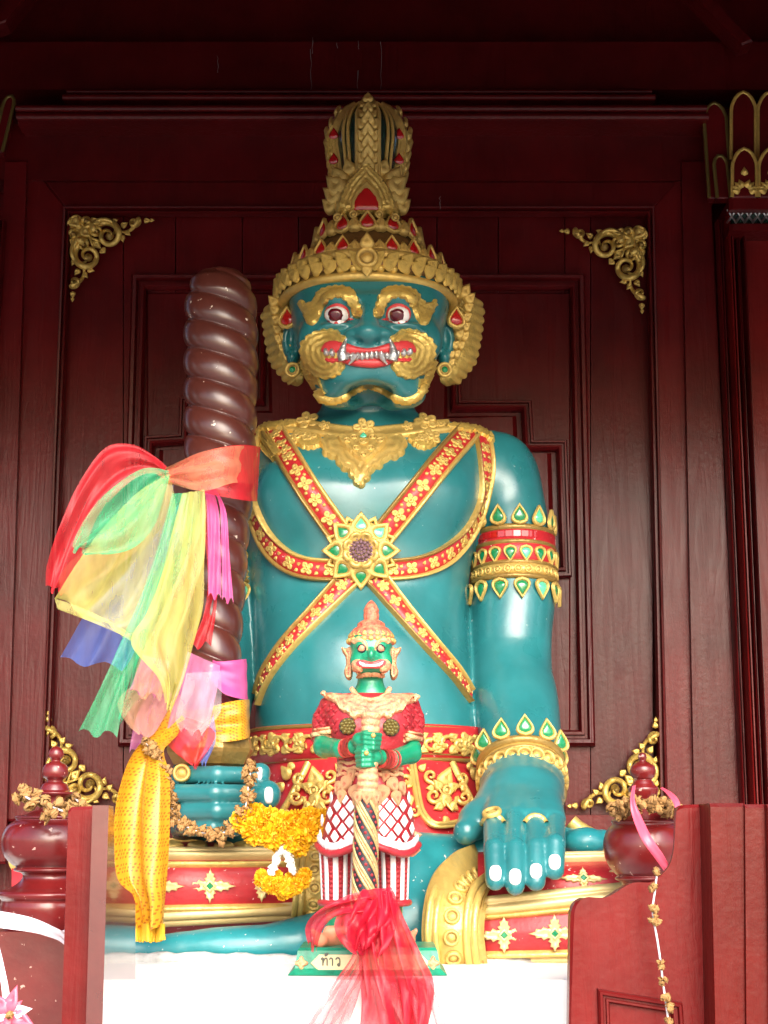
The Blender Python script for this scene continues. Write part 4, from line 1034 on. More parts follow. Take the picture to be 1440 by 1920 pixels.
for k in range(8):
    a = 2 * PI * (k + .5) / 8; d = Vector((math.sin(a), 0, math.cos(a))); d = (d - rn * d.dot(rn)).normalized()
    v_, f_ = inset_mesh([(1.0 * math.cos(t), .8 * math.sin(t)) for t in np.linspace(0, 2 * PI, 13)[:-1]], [(1, 0), (.95, .3), (.6, .5), (.3, .3)])
    MB().add(v_, f_, frame(rp + d * U * 27 + rn * .045, rn - d * .6, d, U * 13)).obj('petal', 'gold', ros)
BEAD = MB().add(*lathe([(.001, 1), (.6, .8), (.95, .3), (1, 0)], 10)).mesh('bead', 'bead')
for ring, n in ((0, 1), (7.5, 7), (14.5, 13), (20.5, 19)):
    for k in range(n):
        a = 2 * PI * k / n + ring; d = Vector((math.sin(a), 0, math.cos(a))); inst('bead', BEAD, ros, frame(rp + d * U * ring + rn * (.062 - ring * ring * 4e-5), rn, d, U * 3.9))
# necklace
ps, ns = surf_path([(530, 800), (575, 803), (630, 812), (683, 817), (740, 812), (795, 805), (845, 800)], BS, 7, 3)
necklace = MB().add(*strip(ps, ns, [(-.03, -.01), (-.028, .012), (-.018, .016), (-.010, .010), (.010, .010), (.018, .016), (.028, .012), (.03, -.01)])).obj('necklace', 'gold', giant)
PO = [(606, 826), (630, 822), (683, 824), (736, 822), (758, 826), (757, 845), (745, 858), (725, 862), (712, 876), (698, 882), (690, 898), (674, 914), (662, 898), (652, 884), (640, 878), (628, 860), (612, 856), (606, 842)]
pend = relief('pendant', scallop(catmull(PO, 4, True), 17, 5), BS, .016, 'gold', giant, step=3.5, edge=6, ridge=.0022, rfreq=.55)
hr = catmull([(632, 828), (650, 822), (682, 820), (712, 822), (728, 828), (716, 850), (680, 874), (646, 850)], 5, True)
relief('pendant_heart', hr, lambda x, y: (lambda r: (r[0] + r[1] * .012, r[1]))(BS(x, y)), .014, 'gold', pend, step=3.5, edge=4, ridge=.002, rfreq=.5)
for (x, y, r) in ((650, 838, 8), (664, 832, 8), (682, 840, 10), (700, 832, 8), (714, 838, 8), (668, 852, 8), (696, 852, 8), (682, 863, 7)):
    p, n = BS(x, y); inst('boss', BOSS, pend, frame(p + n * .024, n, (0, 0, 1), M(r, y, -.25)))
p, n = BS(682, 834); inst('gem', GEMP[1], pend, frame(p + n * .034, n, (0, 0, 1), M(24, 830, -.25)))
for (x, y, r) in ((683, 807, 24), (578, 795, 25), (797, 797, 25), (610, 803, 13), (763, 804, 13), (560, 826, 22), (806, 826, 22), (582, 828, 17), (790, 830, 16), (548, 802, 14), (824, 803, 14)):
    p, n = BS(x, y); inst('flower', FLOWER5, necklace, frame(p + n * .012, n + Vector((0, -.5, 0)), (0, 0, 1), M(r, y, -.2), M(r * .8, y, -.2)))
for pl in ([(553, 820), (575, 815), (602, 822), (600, 836), (580, 842), (560, 836)], [(765, 822), (790, 815), (815, 820), (822, 830), (800, 842), (780, 838)]):
    relief('necklace_drop', scallop(catmull(pl, 4, True), 11, 3), BS, .012, 'gilt', giant, step=3, edge=4, ridge=.002)

# armbands on the right and left upper arm, made from the arm's own section
def zpx(py, y=0): return P(960, py, y).z
def hoop(L, py, tilt, prof, m, name, parent, yref=-.1, a0=-PI, a1=PI, n=72):
    r = L.ring(zpx(py, yref), .0, n, tilt, a0, a1); full = abs(a1 - a0 - 2 * PI) < .01
    if full: r = r[:-1]
    return MB().add(*strip([p for p, q in r], [q for p, q in r], prof, closed=full)).obj(name, m, parent)
def rollprof(w, h): return [(w * math.cos(t), h * math.sin(t) - .004) for t in np.linspace(-.3, PI + .3, 9)]
def band(L, y0, tilt, yref, name, rows):
    root = None
    for (kind, py, w, mt_) in rows:
        wm = M(w / 2, py, yref)
        if kind == 'base':
            o = hoop(L, py, tilt, [(-wm, -.01), (-wm, .006), (wm, .006), (wm, -.01)], mt_, name, giant, yref); root = o
        elif kind == 'roll': hoop(L, py, tilt, rollprof(wm, wm * 1.15 + .004), mt_, 'gilt_hoop', root, yref)
    return root
def around(L, py, tilt, yref, n, fn, a0=-PI, a1=PI):
    for k in range(n):
        a = a0 + (a1 - a0) * k / n; z = zpx(py, yref) + tilt * math.cos(a)
        cx, cy, aa, bb = (float(f(np.array(z))) for f in (L.cx, L.cy, L.a, L.b)); st_, ct = math.sin(a), math.cos(a)
        nn = Vector((st_ / aa, -ct / bb, 0)).normalized(); p = Vector((cx + aa * st_, cy - bb * ct, z))
        fn(k, p, nn, a)
def armband(L, yr, tl, dy=0, name='armband'):
    b = band(L, 0, tl, yr, name, [('base', 1040 + dy, 84, 'red'), ('roll', 994 + dy, 15, 'gold'), ('roll', 1021 + dy, 13, 'gold'), ('roll', 1060 + dy, 11, 'gold'), ('roll', 1086 + dy, 13, 'gold')])
    around(L, 1007 + dy, tl, yr, 34, lambda k, p, n, a: inst('mosaic_tile', TILE, b, frame(p + n * .007, n, (0, 0, 1), 1)))
    around(L, 1073 + dy, tl, yr, 26, lambda k, p, n, a: inst('boss', BOSS, b, frame(p + n * .006, n, (0, 0, 1), M(8, 1073, yr))))
    around(L, 1041 + dy, tl, yr, 17, lambda k, p, n, a: gem_part(GEMP if k % 4 == 1 else GEMG, b, frame(p + n * .006, n, (0, 0, -1), M(34, 1040, yr)), False))
    around(L, 975 + dy, tl, yr, 13, lambda k, p, n, a: gem_part(GEMP if k % 2 == 1 else GEMG, b, frame(p + n * .012, n, (0, 0, 1), M(42, 975, yr)), False), .1, .1 + 2 * PI)
    around(L, 1106 + dy, tl, yr, 13, lambda k, p, n, a: gem_part(GEMP if k % 3 == 1 else GEMG, b, frame(p + n * .008, n, (0, 0, -1), M(42, 1100, yr)), False), .1, .1 + 2 * PI)
    hoop(L, 1073 + dy, tl, [(-.016, .0), (-.016, .008), (.016, .008), (.016, 0)], 'gold', 'gilt_ground', b, yr)
    return b
v, f = box((-.011, -.009, 0), (.011, .009, .004)); TILE = MB().add(v, f).mesh('mosaic_tile', 'gemred', smooth=False)
armband(armR, -.12, .008)
armband(armL, -.12, .008, 6)
# wristbands: rings square to the forearm, which comes forward
wc, wd_ = P(979, 1446, -.36), (P(978, 1500, -.56) - P(975, 1400, -.26)).normalized()
def wrist(c, ax, r0, slope, parent_name='wristband', ry=1.0):
    ax = ax.normalized(); fr = Vector((0, -1, 0)); fr = (fr - ax * fr.dot(ax)).normalized(); rt = Vector((1, 0, 0)); rt = (rt - ax * rt.dot(ax)).normalized()
    def pt(s, a): rr = r0 + slope * s; return c + ax * s + (rt * math.sin(a) + fr * math.cos(a) * ry) * rr, (rt * math.sin(a) + fr * math.cos(a)).normalized()
    def hp(s, w, h, m, nm, par):
        q = [pt(s, 2 * PI * k / 60) for k in range(60)]; return MB().add(*strip([p for p, n in q], [n for p, n in q], rollprof(w, h), closed=True)).obj(nm, m, par)
    q = [pt(0, 2 * PI * k / 60) for k in range(60)]
    root = MB().add(*strip([p for p, n in q], [n for p, n in q], [(-.052, -.02), (-.052, .006), (.052, .006), (.052, -.02)], closed=True)).obj(parent_name, 'gold', giant)
    for s, w in ((-.054, .014), (-.032, .008), (.030, .008), (.052, .014)): hp(s, w, w * 1.3, 'gold', 'gilt_hoop', root)
    for k in range(22):
        p, n = pt(0, 2 * PI * k / 22); inst('boss', BOSS, root, frame(p + n * .007, n, -ax, .023, .03))
    for k in range(11):
        p, n = pt(-.098, 2 * PI * k / 11 + .05); gem_part(GEMG, root, frame(pt(-.06, 2 * PI * k / 11 + .05)[0] + n * .006 + Vector((0, 0, .024)), n * .8 + Vector((0, -.9 if n.y < .2 else 0, 0)), (0, 0, 1), M(44, 1420, -.4)), False)
    return root
wrist(P(979, 1463, -.42), Vector((.02, -.50, -.86)), M(73, 1450, -.4), -.05, ry=1.12)

# belt and hip cloth
yb = -.36
belt = hoop(torso, 1392, .0, [(-M(34, 1392, yb), -.02), (-M(34, 1392, yb), .024), (M(34, 1392, yb), .024), (M(34, 1392, yb), -.02)], 'red', 'belt', giant, yb)
for (py, w) in ((1362, 13), (1371, 7), (1414, 8), (1424, 13)): hoop(torso, py, 0, rollprof(M(w / 2, py, yb), M(w / 2, py, yb) + .022), 'gold', 'gilt_border', belt, yb)
def beltdeco(k, p, n, a):
    t = Vector((-n.y, n.x, 0)); s = M(1, 1392, yb)
    if k % 4 == 0: inst('flower', FLOWER5, belt, frame(p + n * .026, n, (0, 0, 1), s * 26, s * 22))
    elif k % 4 == 2: inst('flower', FLOWER4, belt, frame(p + n * .026, n, t + Vector((0, 0, 1)), s * 18, s * 20))
    for sg in (-1, 1):
        inst('leaf', LEAFLET, belt, frame(p + n * .025 + Vector((0, 0, sg * s * 12)), n, t * (1 if k % 2 else -1) + Vector((0, 0, sg * .5)), s * 24, s * 24))
around(torso, 1393, 0, yb, 44, beltdeco)
for k in range(22):
    a = -1.5 + 3.0 * k / 21; z = zpx(1393, yb); cx, cy, aa, bb = (float(f(np.array(z))) for f in (torso.cx, torso.cy, torso.a, torso.b))
    q = []; sgn = 1 if k % 2 else -1
    for i in range(16):
        t = i / 15; th = t * 4.6; rr = .028 * (1 - .7 * t); aa2 = a + rr * math.cos(th) / aa * 1.2; n = Vector((math.sin(aa2) / aa, -math.cos(aa2) / bb, 0)).normalized()
        q.append(Vector((cx + aa * math.sin(aa2), cy - bb * math.cos(aa2), z + sgn * rr * math.sin(th) * .9)) + n * .030)
    MB().add(*tube(q, list(np.linspace(.004, .009, 16)), 7)).obj('scroll', 'gold', belt)
hip = Loft([(1424, 482, 905, -.07, .33), (1470, 490, 918, -.09, .37), (1520, 500, 935, -.12, .42), (1570, 505, 950, -.14, .46), (1700, 505, 950, -.14, .44)], 2.2)
q = [hip.ring(z, 0, 60) for z in np.linspace(hip.z[-1], hip.z[0], 8)]
v = [tuple(p) for r in q for p, n in r]; hipcloth = MB().add(v, grid_faces(8, 61)).obj('hip_cloth', 'red', giant)
def hip_pt(px, py):
    """point on the hip cloth under a pixel"""
    o = Vector((0, CAMY, CAMZ)); y = -.5
    for _ in range(12):
        p = P(px, py, y); cx, cy, aa, bb = (float(f(np.array(p.z))) for f in (hip.cx, hip.cy, hip.a, hip.b))
        u = min(.97, abs(p.x - cx) / aa); y = cy - bb * (1 - u ** 2.2) ** (1 / 2.2)
    n = Vector(((p.x - cx) / aa ** 2, (y - cy) / bb ** 2, .05)).normalized(); return P(px, py, y), n
def cscroll(cx_, cy_, R, turns, a0, dr, w, par, surf, tail=None, m='gold', name='scroll', lift=.006):
    pts = []; rd = []
    n = max(8, int(22 * turns))
    for i in range(n + 1):
        t = i / n; a = a0 + dr * 2 * PI * turns * t; r = R * (1 - .8 * t); pts.append((cx_ + r * math.cos(a), cy_ + r * math.sin(a))); rd.append(w * (1 - .45 * t))
    if tail: tl = catmull(list(tail) + [pts[0]], 5)[:-1]; rd = list(np.linspace(w * .3, w, len(tl))) + rd; pts = [tuple(t) for t in tl] + pts
    sp = [surf(*p) for p in pts]
    return MB().add(*tube([p + n * lift for p, n in sp], [M(r, cy_, -.5) for r in rd], 8, nrm=sp[0][1])).obj(name, m, par)
def lf_on(x, y, dx, dy, s, par, surf, me=LEAFLET, name='leaf', lift=.004):
    p, n = surf(x, y); d = (surf(x + dx * 3, y + dy * 3)[0] - p); return inst(name, me, par, frame(p + n * lift, n, d, M(s, y, -.5), M(s * 1.1, y, -.5)))
for (x, w) in ((556, -1), (640, -1), (800, 1), (866, 1)):
    s = w
    # long drop with a central bloom and scrolls either side
    pass
for cx_, flip in ((588, -1), (838, 1)):
    F = lambda x: cx_ + flip * (x - 838)
    cscroll(F(812), 1492, 15, 1.2, 0 if flip > 0 else PI, 1 * flip, 5, hipcloth, hip_pt, [(F(846), 1520), (F(836), 1508)])
    cscroll(F(868), 1495, 14, 1.2, PI if flip > 0 else 0, -1 * flip, 5, hipcloth, hip_pt, [(F(846), 1520), (F(850), 1508)])
    cscroll(F(806), 1455, 12, 1.1, PI / 2, flip, 4.5, hipcloth, hip_pt, [(F(828), 1490), (F(818), 1476)])
    cscroll(F(862), 1460, 12, 1.1, PI / 2, -flip, 4.5, hipcloth, hip_pt, [(F(842), 1490), (F(850), 1478)])
    for (x, y, dx, dy, sz) in ((832, 1462, -.1, -1, 46), (820, 1474, -.8, -.6, 28), (846, 1476, .8, -.6, 28), (833, 1500, 0, 1, 34), (822, 1512, -.8, .5, 24), (848, 1512, .8, .5, 24), (806, 1478, -1, 0, 18), (866, 1478, 1, 0, 18), (834, 1538, 0, 1, 20)):
        lf_on(F(x), y, dx * flip, dy, sz, hipcloth, hip_pt)
    p, n = hip_pt(F(834), 1482); inst('boss', BOSS, hipcloth, frame(p + n * .008, n, (0, 0, 1), M(10, 1480, -.5)))
    # strap running down and curling up along the hem
    st_ = [(F(773), 1432), (F(778), 1465), (F(784), 1500), (F(792), 1525), (F(812), 1545), (F(840), 1546), (F(866), 1540), (F(890), 1524)]
    sp = [hip_pt(*q) for q in catmull(st_, 6)]
    MB().add(*strip([p for p, n in sp], [n for p, n in sp], [(-.010, -.004), (-.009, .008), (-.003, .009), (0, .005), (.003, .009), (.009, .008), (.010, -.004)])).obj('gilt_border', 'gold', hipcloth)
    st_ = [(F(848), 1430), (F(858), 1452), (F(872), 1478), (F(886), 1505), (F(896), 1520)]
    sp = [hip_pt(*q) for q in catmull(st_, 6)]
    MB().add(*strip([p for p, n in sp], [n for p, n in sp], [(-.008, -.004), (-.006, .009), (.006, .009), (.008, -.004)])).obj('gilt_border', 'gold', hipcloth)
    cscroll(F(775), 1522, 11, 1.1, -1, flip, 4, hipcloth, hip_pt); cscroll(F(758), 1465, 13, 1.2, 1, -flip, 5, hipcloth, hip_pt, [(F(762), 1440), (F(770), 1450)])
    for (x, y, dx, dy, sz) in ((752, 1490, -.5, 1, 26), (766, 1500, .5, 1, 26), (886, 1450, .4, -1, 34), (896, 1475, .8, -1, 26), (878, 1438, .7, 1, 24), (790, 1440, .6, -1, 20), (880, 1530, 1, -.3, 22)):
        lf_on(F(x), y, dx * flip, dy, sz, hipcloth, hip_pt)

# trousered shins, each a long moulded tube along x
def shin(name, prof, xa, xb, xo, label, bow=0.0, n=36):
    """prof [(py, depth)] section read from the picture at x=xo; mats by row"""
    pass
def xtube(rows, x0, x1, yslope, mt_, name, parent, n=30, ends=False, yb=0.0):
    """skin through pixel rows [(y at left, y at right, depth, )] from x0 to x1"""
    v = []
    for i in range(n + 1):
        t = i / n; x = x0 + (x1 - x0) * t
        for (ya, yb_, d) in rows:
            dd = d + yslope * (4 * (t - .5) ** 2)
            v.append(tuple(P(x, ya + (yb_ - ya) * t, dd)))
    return MB().add(v, [q[::-1] for q in grid_faces(n + 1, len(rows))]).obj(name, mt_, parent)
def sect(pl, yr, n=9):
    """smooth section through [(py, depth)]"""
    return catmull(pl, n)
def tsurf(rows, x0, x1, yslope):
    R = sorted([(r[0], r[1], r[2]) for r in rows])
    def f(px, py):
        t = min(1, max(0, (px - x0) / (x1 - x0))); ys = [a + (b - a) * t for a, b, d in R]; ds = [d for a, b, d in R]
        d = float(np.interp(py, ys, ds)) + yslope * 4 * (t - .5) ** 2; e = 4
        d2 = float(np.interp(py + e, ys, ds)) + yslope * 4 * (t - .5) ** 2
        p = P(px, py, d); q = P(px, py + e, d2); tn = (q - p).normalized(); n = tn.cross(Vector((1, 0, 0)));
        if n.y > 0: n = -n
        return p, n.normalized()
    return f
def diamond(px, py, w, h, surf, par, m=None):
    p, n = surf(px, py); p2 = surf(px + 6, py)[0]; up = Vector((0, 0, 1)); s = M(1, py, p.y)
    rt = (p2 - p).normalized()
    root = MB(); 
    for (dx, dy, L_, W_) in ((1, 0, w * .54, h * .30), (-1, 0, w * .54, h * .30), (0, 1, h * .52, h * .30), (0, -1, h * .52, h * .30)):
        o = [(0, -.08), (.5, .10), (.42, .26), (.62, .42), (.36, .50), (.42, .70), (.16, .74), (0, 1), (-.16, .74), (-.42, .70), (-.36, .50), (-.62, .42), (-.42, .26), (-.5, .10)]
        v_, f_ = inset_mesh([(a * W_, b * L_) for a, b in o], [(1, 0), (.94, 3.2), (.7, 5), (.35, 3)])
        root.add(v_, f_, frame(p, n, rt * dx + up * dy, s))
    v_, f_ = inset_mesh([(0, -10), (10, 0), (0, 10), (-10, 0)], [(1.3, 0), (1.3, 5), (1.1, 7), (.75, 7), (.7, 5)]); root.add(v_, f_[:-1], frame(p, n, up, s))
    o = root.obj('diamond_flower', 'palegold', par)
    v_, f_ = inset_mesh([(0, -8), (8, 0), (0, 8), (-8, 0)], [(.9, 5.4), (.5, 6.5)]); MB().add(v_, f_, frame(p, n, up, s)).obj('gem', 'gemgreen', par, smooth=False)
# left tube (image left)
SL = [(1572, 1568, -.58), (1582, 1578, -.66), (1594, 1592, -.715), (1612, 1610, -.76), (1635, 1632, -.79), (1665, 1660, -.80), (1695, 1690, -.79), (1725, 1712, -.765), (1750, 1722, -.73), (1775, 1735, -.67)]
SLs = [tuple(q) for q in catmull(SL, 6)]
XA, XB = 22, 562
legL = xtube(SLs, XA, XB, .09, 'red', 'trouser_leg', giant)
sfL = tsurf(SLs, XA, XB, .09)
def bandrow(surf, y0, y1, xa, xb, w, h, m, par, name='gilt_border', rings=2, dx=8):
    xs_ = np.arange(xa, xb + .1, dx); q = [surf(x, y0(x) if callable(y0) else y0 + (y1 - y0) * (x - xa) / (xb - xa)) for x in xs_]
    wm = M(w / 2, 1650, -.8); pr = []
    for k in range(rings * 8 + 1):
        u = -1 + 2 * k / (rings * 8); pr.append((u * wm, h * (.55 + .45 * abs(math.sin(PI * (u + 1) / 2 * rings)) ** .5)))
    pr = [(-wm, -.012)] + pr + [(wm, -.012)]
    return MB().add(*strip([p for p, n in q], [n for p, n in q], pr)).obj(name, m, par)
bandrow(sfL, 1606, 1604, XA, XB, 28, .020, 'palegold', legL, rings=2); bandrow(sfL, 1624, 1622, XA, XB, 10, .014, 'gold', legL, rings=1)
bandrow(sfL, 1580, 1576, XA, XB, 7, .010, 'gold', legL, rings=1)
bandrow(sfL, 1706, 1697, XA, XB, 10, .014, 'gold', legL, rings=1); bandrow(sfL, 1733, 1706, XA, XB, 36, .020, 'palegold', legL, rings=2)
for x in (103, 200, 297, 394, 491): diamond(x, 1661 - (x - 394) * .01, 92, 62, sfL, legL)
for x in (300, 395, 480, 540): 
    p, n = sfL(x, 1588)
    for dx in (-1, 1): inst('leaf', LEAFLET, legL, frame(p + Vector((dx * .03, 0, 0)) + n * .002, n, (dx, 0, 0), .055))
# cuff of the left trouser
def cuff(cols, par_surf, name='trouser_cuff'):
    root = None
    for (kind, path, w) in cols:
        q = catmull(path, 6); pp = [P(a, b, c) for a, b, c in q]; nn = []
        for i in range(len(q)): 
            n = Vector((-.05, -1, 0)); t = (pp[min(i + 1, len(q) - 1)] - pp[max(0, i - 1)]).normalized(); nn.append((n - t * n.dot(t)).normalized())
        wm = M(w / 2, 1700, -.8)
        if kind == 'base': o = MB().add(*strip(pp, nn, [(-wm, -.03), (-wm, .008), (0, .012), (wm, .008), (wm, -.03)])).obj(name, 'gold', giant); root = o
        elif kind == 'roll': MB().add(*strip(pp, nn, [(wm * math.cos(t), wm * 1.1 * math.sin(t)) for t in np.linspace(-.4, PI + .4, 10)])).obj('gilt_border', 'gold', root)
        elif kind == 'flat': MB().add(*strip(pp, nn, [(-wm, -.01), (-wm, .014), (-wm * .8, .022), (-wm * .2, .020), (0, .014), (wm * .2, .020), (wm * .8, .024), (wm, .014), (wm, -.01)])).obj('gilt_border', 'gold', root)
        elif kind == 'boss':
            r = resample([tuple(p) for p in pp], wm * 2.15)
            for c in r: 
                j = min(range(len(pp)), key=lambda i: (pp[i] - Vector(c)).length); inst('boss', BOSS, root, frame(Vector(c) + nn[j] * .012, nn[j], (0, 0, 1), wm))
    return root
SLc = lambda x: [(x + 2, 1566, -.58), (x + 4, 1590, -.74), (x, 1630, -.81), (x, 1665, -.82), (x - 2, 1695, -.80), (x - 4, 1722, -.75)]
cuff([('base', SLc(583), 54), ('flat', SLc(562), 22), ('boss', SLc(591), 26), ('roll', SLc(576), 7), ('roll', SLc(608), 9)], None)
# right knee and shin
SR = [(1590, 1592, -.66), (1600, 1602, -.76), (1614, 1614, -.82), (1632, 1630, -.87), (1650, 1645, -.895), (1668, 1663, -.905), (1695, 1690, -.93), (1720, 1712, -.945), (1752, 1742, -.955), (1782, 1772, -.945), (1798, 1795, -.92), (1812, 1808, -.86)]
SRs = [tuple(q) for q in catmull(SR, 6)]
XC, XD = 896, 1420
legR = xtube(SRs, XC, XD, .05, 'red', 'trouser_leg', giant); sfR = tsurf(SRs, XC, XD, .05)
bandrow(sfR, lambda x: 1612 - (x - 1050) * .02, 0, 1040, XD, 26, .018, 'palegold', legR, rings=2)
bandrow(sfR, lambda x: 1702 - (x - 905) * .10, 0, 905, XD, 36, .022, 'palegold', legR, rings=2); bandrow(sfR, lambda x: 1722 - (x - 905) * .085, 0, 905, XD, 9, .016, 'gold', legR, rings=1)
bandrow(sfR, lambda x: 1788 - (x - 905) * .02, 0, 905, XD, 10, .015, 'gold', legR, rings=1); bandrow(sfR, lambda x: 1800 - (x - 905) * .02, 0, 905, XD, 16, .015, 'palegold', legR, rings=1)
for x, y in ((945, 1753), (1040, 1750), (1135, 1745)): diamond(x, y, 92, 68, sfR, legR)
for x, y in ((1094, 1648), (1188, 1634), (1278, 1624)): diamond(x, y, 86, 48, sfR, legR)
def RC(x, b=0): return [(x + 52, 1636, -.70), (x + 34, 1646, -.80), (x + 12, 1668, -.90), (x + 1, 1700, -.955), (x - 3, 1745, -.975), (x, 1785, -.965), (x + 4, 1812, -.93)]
cuff([('base', RC(852), 112), ('flat', RC(812), 26), ('roll', RC(828), 7), ('boss', RC(849), 30), ('roll', RC(868), 8), ('flat', RC(884), 28), ('roll', RC(903), 6)], None)
q = catmull([(1070, 1540, -.80), (1090, 1556, -.80), (1140, 1580, -.78), (1200, 1592, -.76)], 6)
MB().add(*tube([P(a, b, c + .16) for a, b, c in q], .02, 8)).obj('gilt_border', 'gold', legR)

# ================================================================== THE CLUB
CL = [(505, 413, 4, -.42), (512, 413, 38, -.42), (530, 413, 57, -.42), (560, 414, 67, -.42), (620, 414, 70, -.43), (720, 414, 70, -.44), (830, 413, 68, -.46), (920, 410, 66, -.49), (1000, 405, 63, -.52), (1100, 402, 60, -.56), (1200, 398, 56, -.60), (1300, 396, 54, -.64), (1395, 394, 52, -.69)]
club = thing('giant_club', 'dark brown twisted club standing upright in the teal giant\'s left-hand-side fist', 'club', tuple(P(394, 1430, -.69)))
cz = np.array([P(c[1], c[0], c[3]).z for c in CL])[::-1]; cxx = np.array([P(c[1], c[0], c[3]).x for c in CL])[::-1]
cyy = np.array([c[3] for c in CL])[::-1]; cr = np.array([M(c[2], c[0], c[3]) for c in CL])[::-1]
def club_shaft(cz, cx, cy, cr, pitch, strands, depth, name, m, parent, nz=420, na=96, sg=1):
    v = []; zs = np.linspace(cz[0], cz[-1], nz)
    zs = np.concatenate([zs[:-1], [cz[-1]]])
    for z in zs:
        R, X, Y = np.interp(z, cz, cr), np.interp(z, cz, cx), np.interp(z, cz, cy)
        for k in range(na):
            a = 2 * PI * k / na; ph = (z / pitch + sg * strands * a / (2 * PI)) % 1.0
            b = math.sqrt(max(0, 1 - (2 * ph - 1) ** 2)); r = R * (1 - depth + depth * b)
            v.append((X + r * math.sin(a), Y - r * math.cos(a), z + 0.0))
    return MB().add(v, grid_faces(len(zs), na, cv=True) + [tuple(range(na))]).obj(name, m, parent)
pitch = M(57, 700, -.44)
club_shaft(cz, cxx, cyy, cr, pitch, 2, .18, 'shaft', 'club', club, sg=1)
# its gold foot: flattened collar with pointed sides
c = P(394, 1408, -.70); r = M(84, 1408, -.7)
MB().add(*lathe([(.05, .055), (r * .86, .05), (r * .93, .036), (r, .004), (r * .98, -.006), (r * .84, -.036), (r * .7, -.044), (.05, -.05)], 8, (0, 0)), Matrix.Translation(c) @ Matrix.Rotation(PI / 8, 4, 'Z')).obj('foot_collar', 'gold', club, smooth=False)
MB().add(*tube([P(394, 1420, -.7), P(394, 1565, -.72)], .07, 24)).obj('grip', 'club', club)

# ================================================================== CLOTHS
def cloth(name, L, R, m, label, cat, rip=.02, fr=2.5, ph=0.0, nu=40, nv=16, group=None, parent=None, tw=.8, hm=1.0):
    n = max(len(L), len(R)); 
    a = resample(catmull([tuple(P(*p)) for p in L], 8), 1e9); 
    def rs(Q):
        q = catmull([tuple(P(*p)) for p in Q], 10); s = np.concatenate([[0], np.cumsum(np.linalg.norm(np.diff(q, axis=0), axis=1))]); t = np.linspace(0, s[-1], nu + 1)
        return np.stack([np.interp(t, s, q[:, i]) for i in range(3)], 1), s[-1]
    A, la = rs(L); B, lb = rs(R); v = []; uv = []
    for i in range(nu + 1):
        u = i / nu; d = B[i] - A[i]; w = np.linalg.norm(d)
        for j in range(nv + 1):
            t = j / nv; p = A[i] + d * t
            amp = rip * min(1, .35 + u * 1.2); ss = math.sin(2 * PI * (fr * t + tw * u) + ph); s2 = math.sin(2 * PI * (fr * 2.3 * t - .6 * u) + ph * 2.1)
            s3 = math.sin(2 * PI * (fr * 4.7 * t + 1.7 * u + .15 * math.sin(9 * u)) + ph * 3); e = max(0, (u - .85) / .15) ** 2
            v.append((p[0] + amp * .15 * s2, p[1] + amp * (ss + hm * (.35 * s2 + .12 * s3)), p[2] + amp * .12 * ss + e * hm * .010 * math.sin(2 * PI * 1.6 * t + ph))); uv.append((w * t, u * (la + lb) / 2))
    mb = MB().add(v, grid_faces(nu + 1, nv + 1)); me = mb.mesh(name, m if m in MT else None)
    if m not in MT: me.materials.append(m)
    ul = me.uv_layers.new(name='UVMap')
    for lp in me.loops: ul.data[lp.index].uv = uv[lp.vertex_index]
    o = bpy.data.objects.new(name, me); link(o, parent)
    if parent is None: tag(o, label, cat, group)
    return o
SH = {k: sheer('sheer_' + k, c, a) for k, c, a in (('red', (.85, .03, .05), .54), ('green', (.08, .70, .34), .40), ('yellow', (.93, .86, .22), .34), ('blue', (.12, .24, .80), .52), ('orange', (.97, .48, .26), .32),
    ('pink', (.95, .14, .48), .72), ('palepink', (.85, .28, .58), .46), ('white', (.85, .82, .88), .2), ('lilac', (.62, .62, .85), .28), ('peach', (.96, .52, .32), .34), ('deepred', (.68, .015, .05), .68), ('rose', (.80, .06, .11), .46))}
GS = 'sheer scarves tied to the giant club'
def sc(name_mat, L, R, label, **k): return cloth('scarf', L, R, SH[name_mat], label, 'scarf', group=GS, **k)
# wrap round the shaft
sc('red', [(488, 838, -.40), (455, 834, -.66), (400, 842, -.72), (350, 860, -.70), (312, 886, -.70)], [(482, 940, -.42), (462, 938, -.68), (400, 928, -.73), (350, 912, -.71), (316, 900, -.70)], 'red gauze wound round the dark club and knotted at its left', rip=.008, fr=2)
sc('orange', [(484, 838, -.44), (444, 836, -.71), (380, 848, -.77), (335, 868, -.75), (310, 884, -.73)], [(480, 908, -.46), (440, 906, -.735), (390, 920, -.785), (350, 916, -.765), (318, 900, -.73)], 'brownish orange gauze band lying over the red wrap on the dark club', rip=.008, fr=2, ph=1)
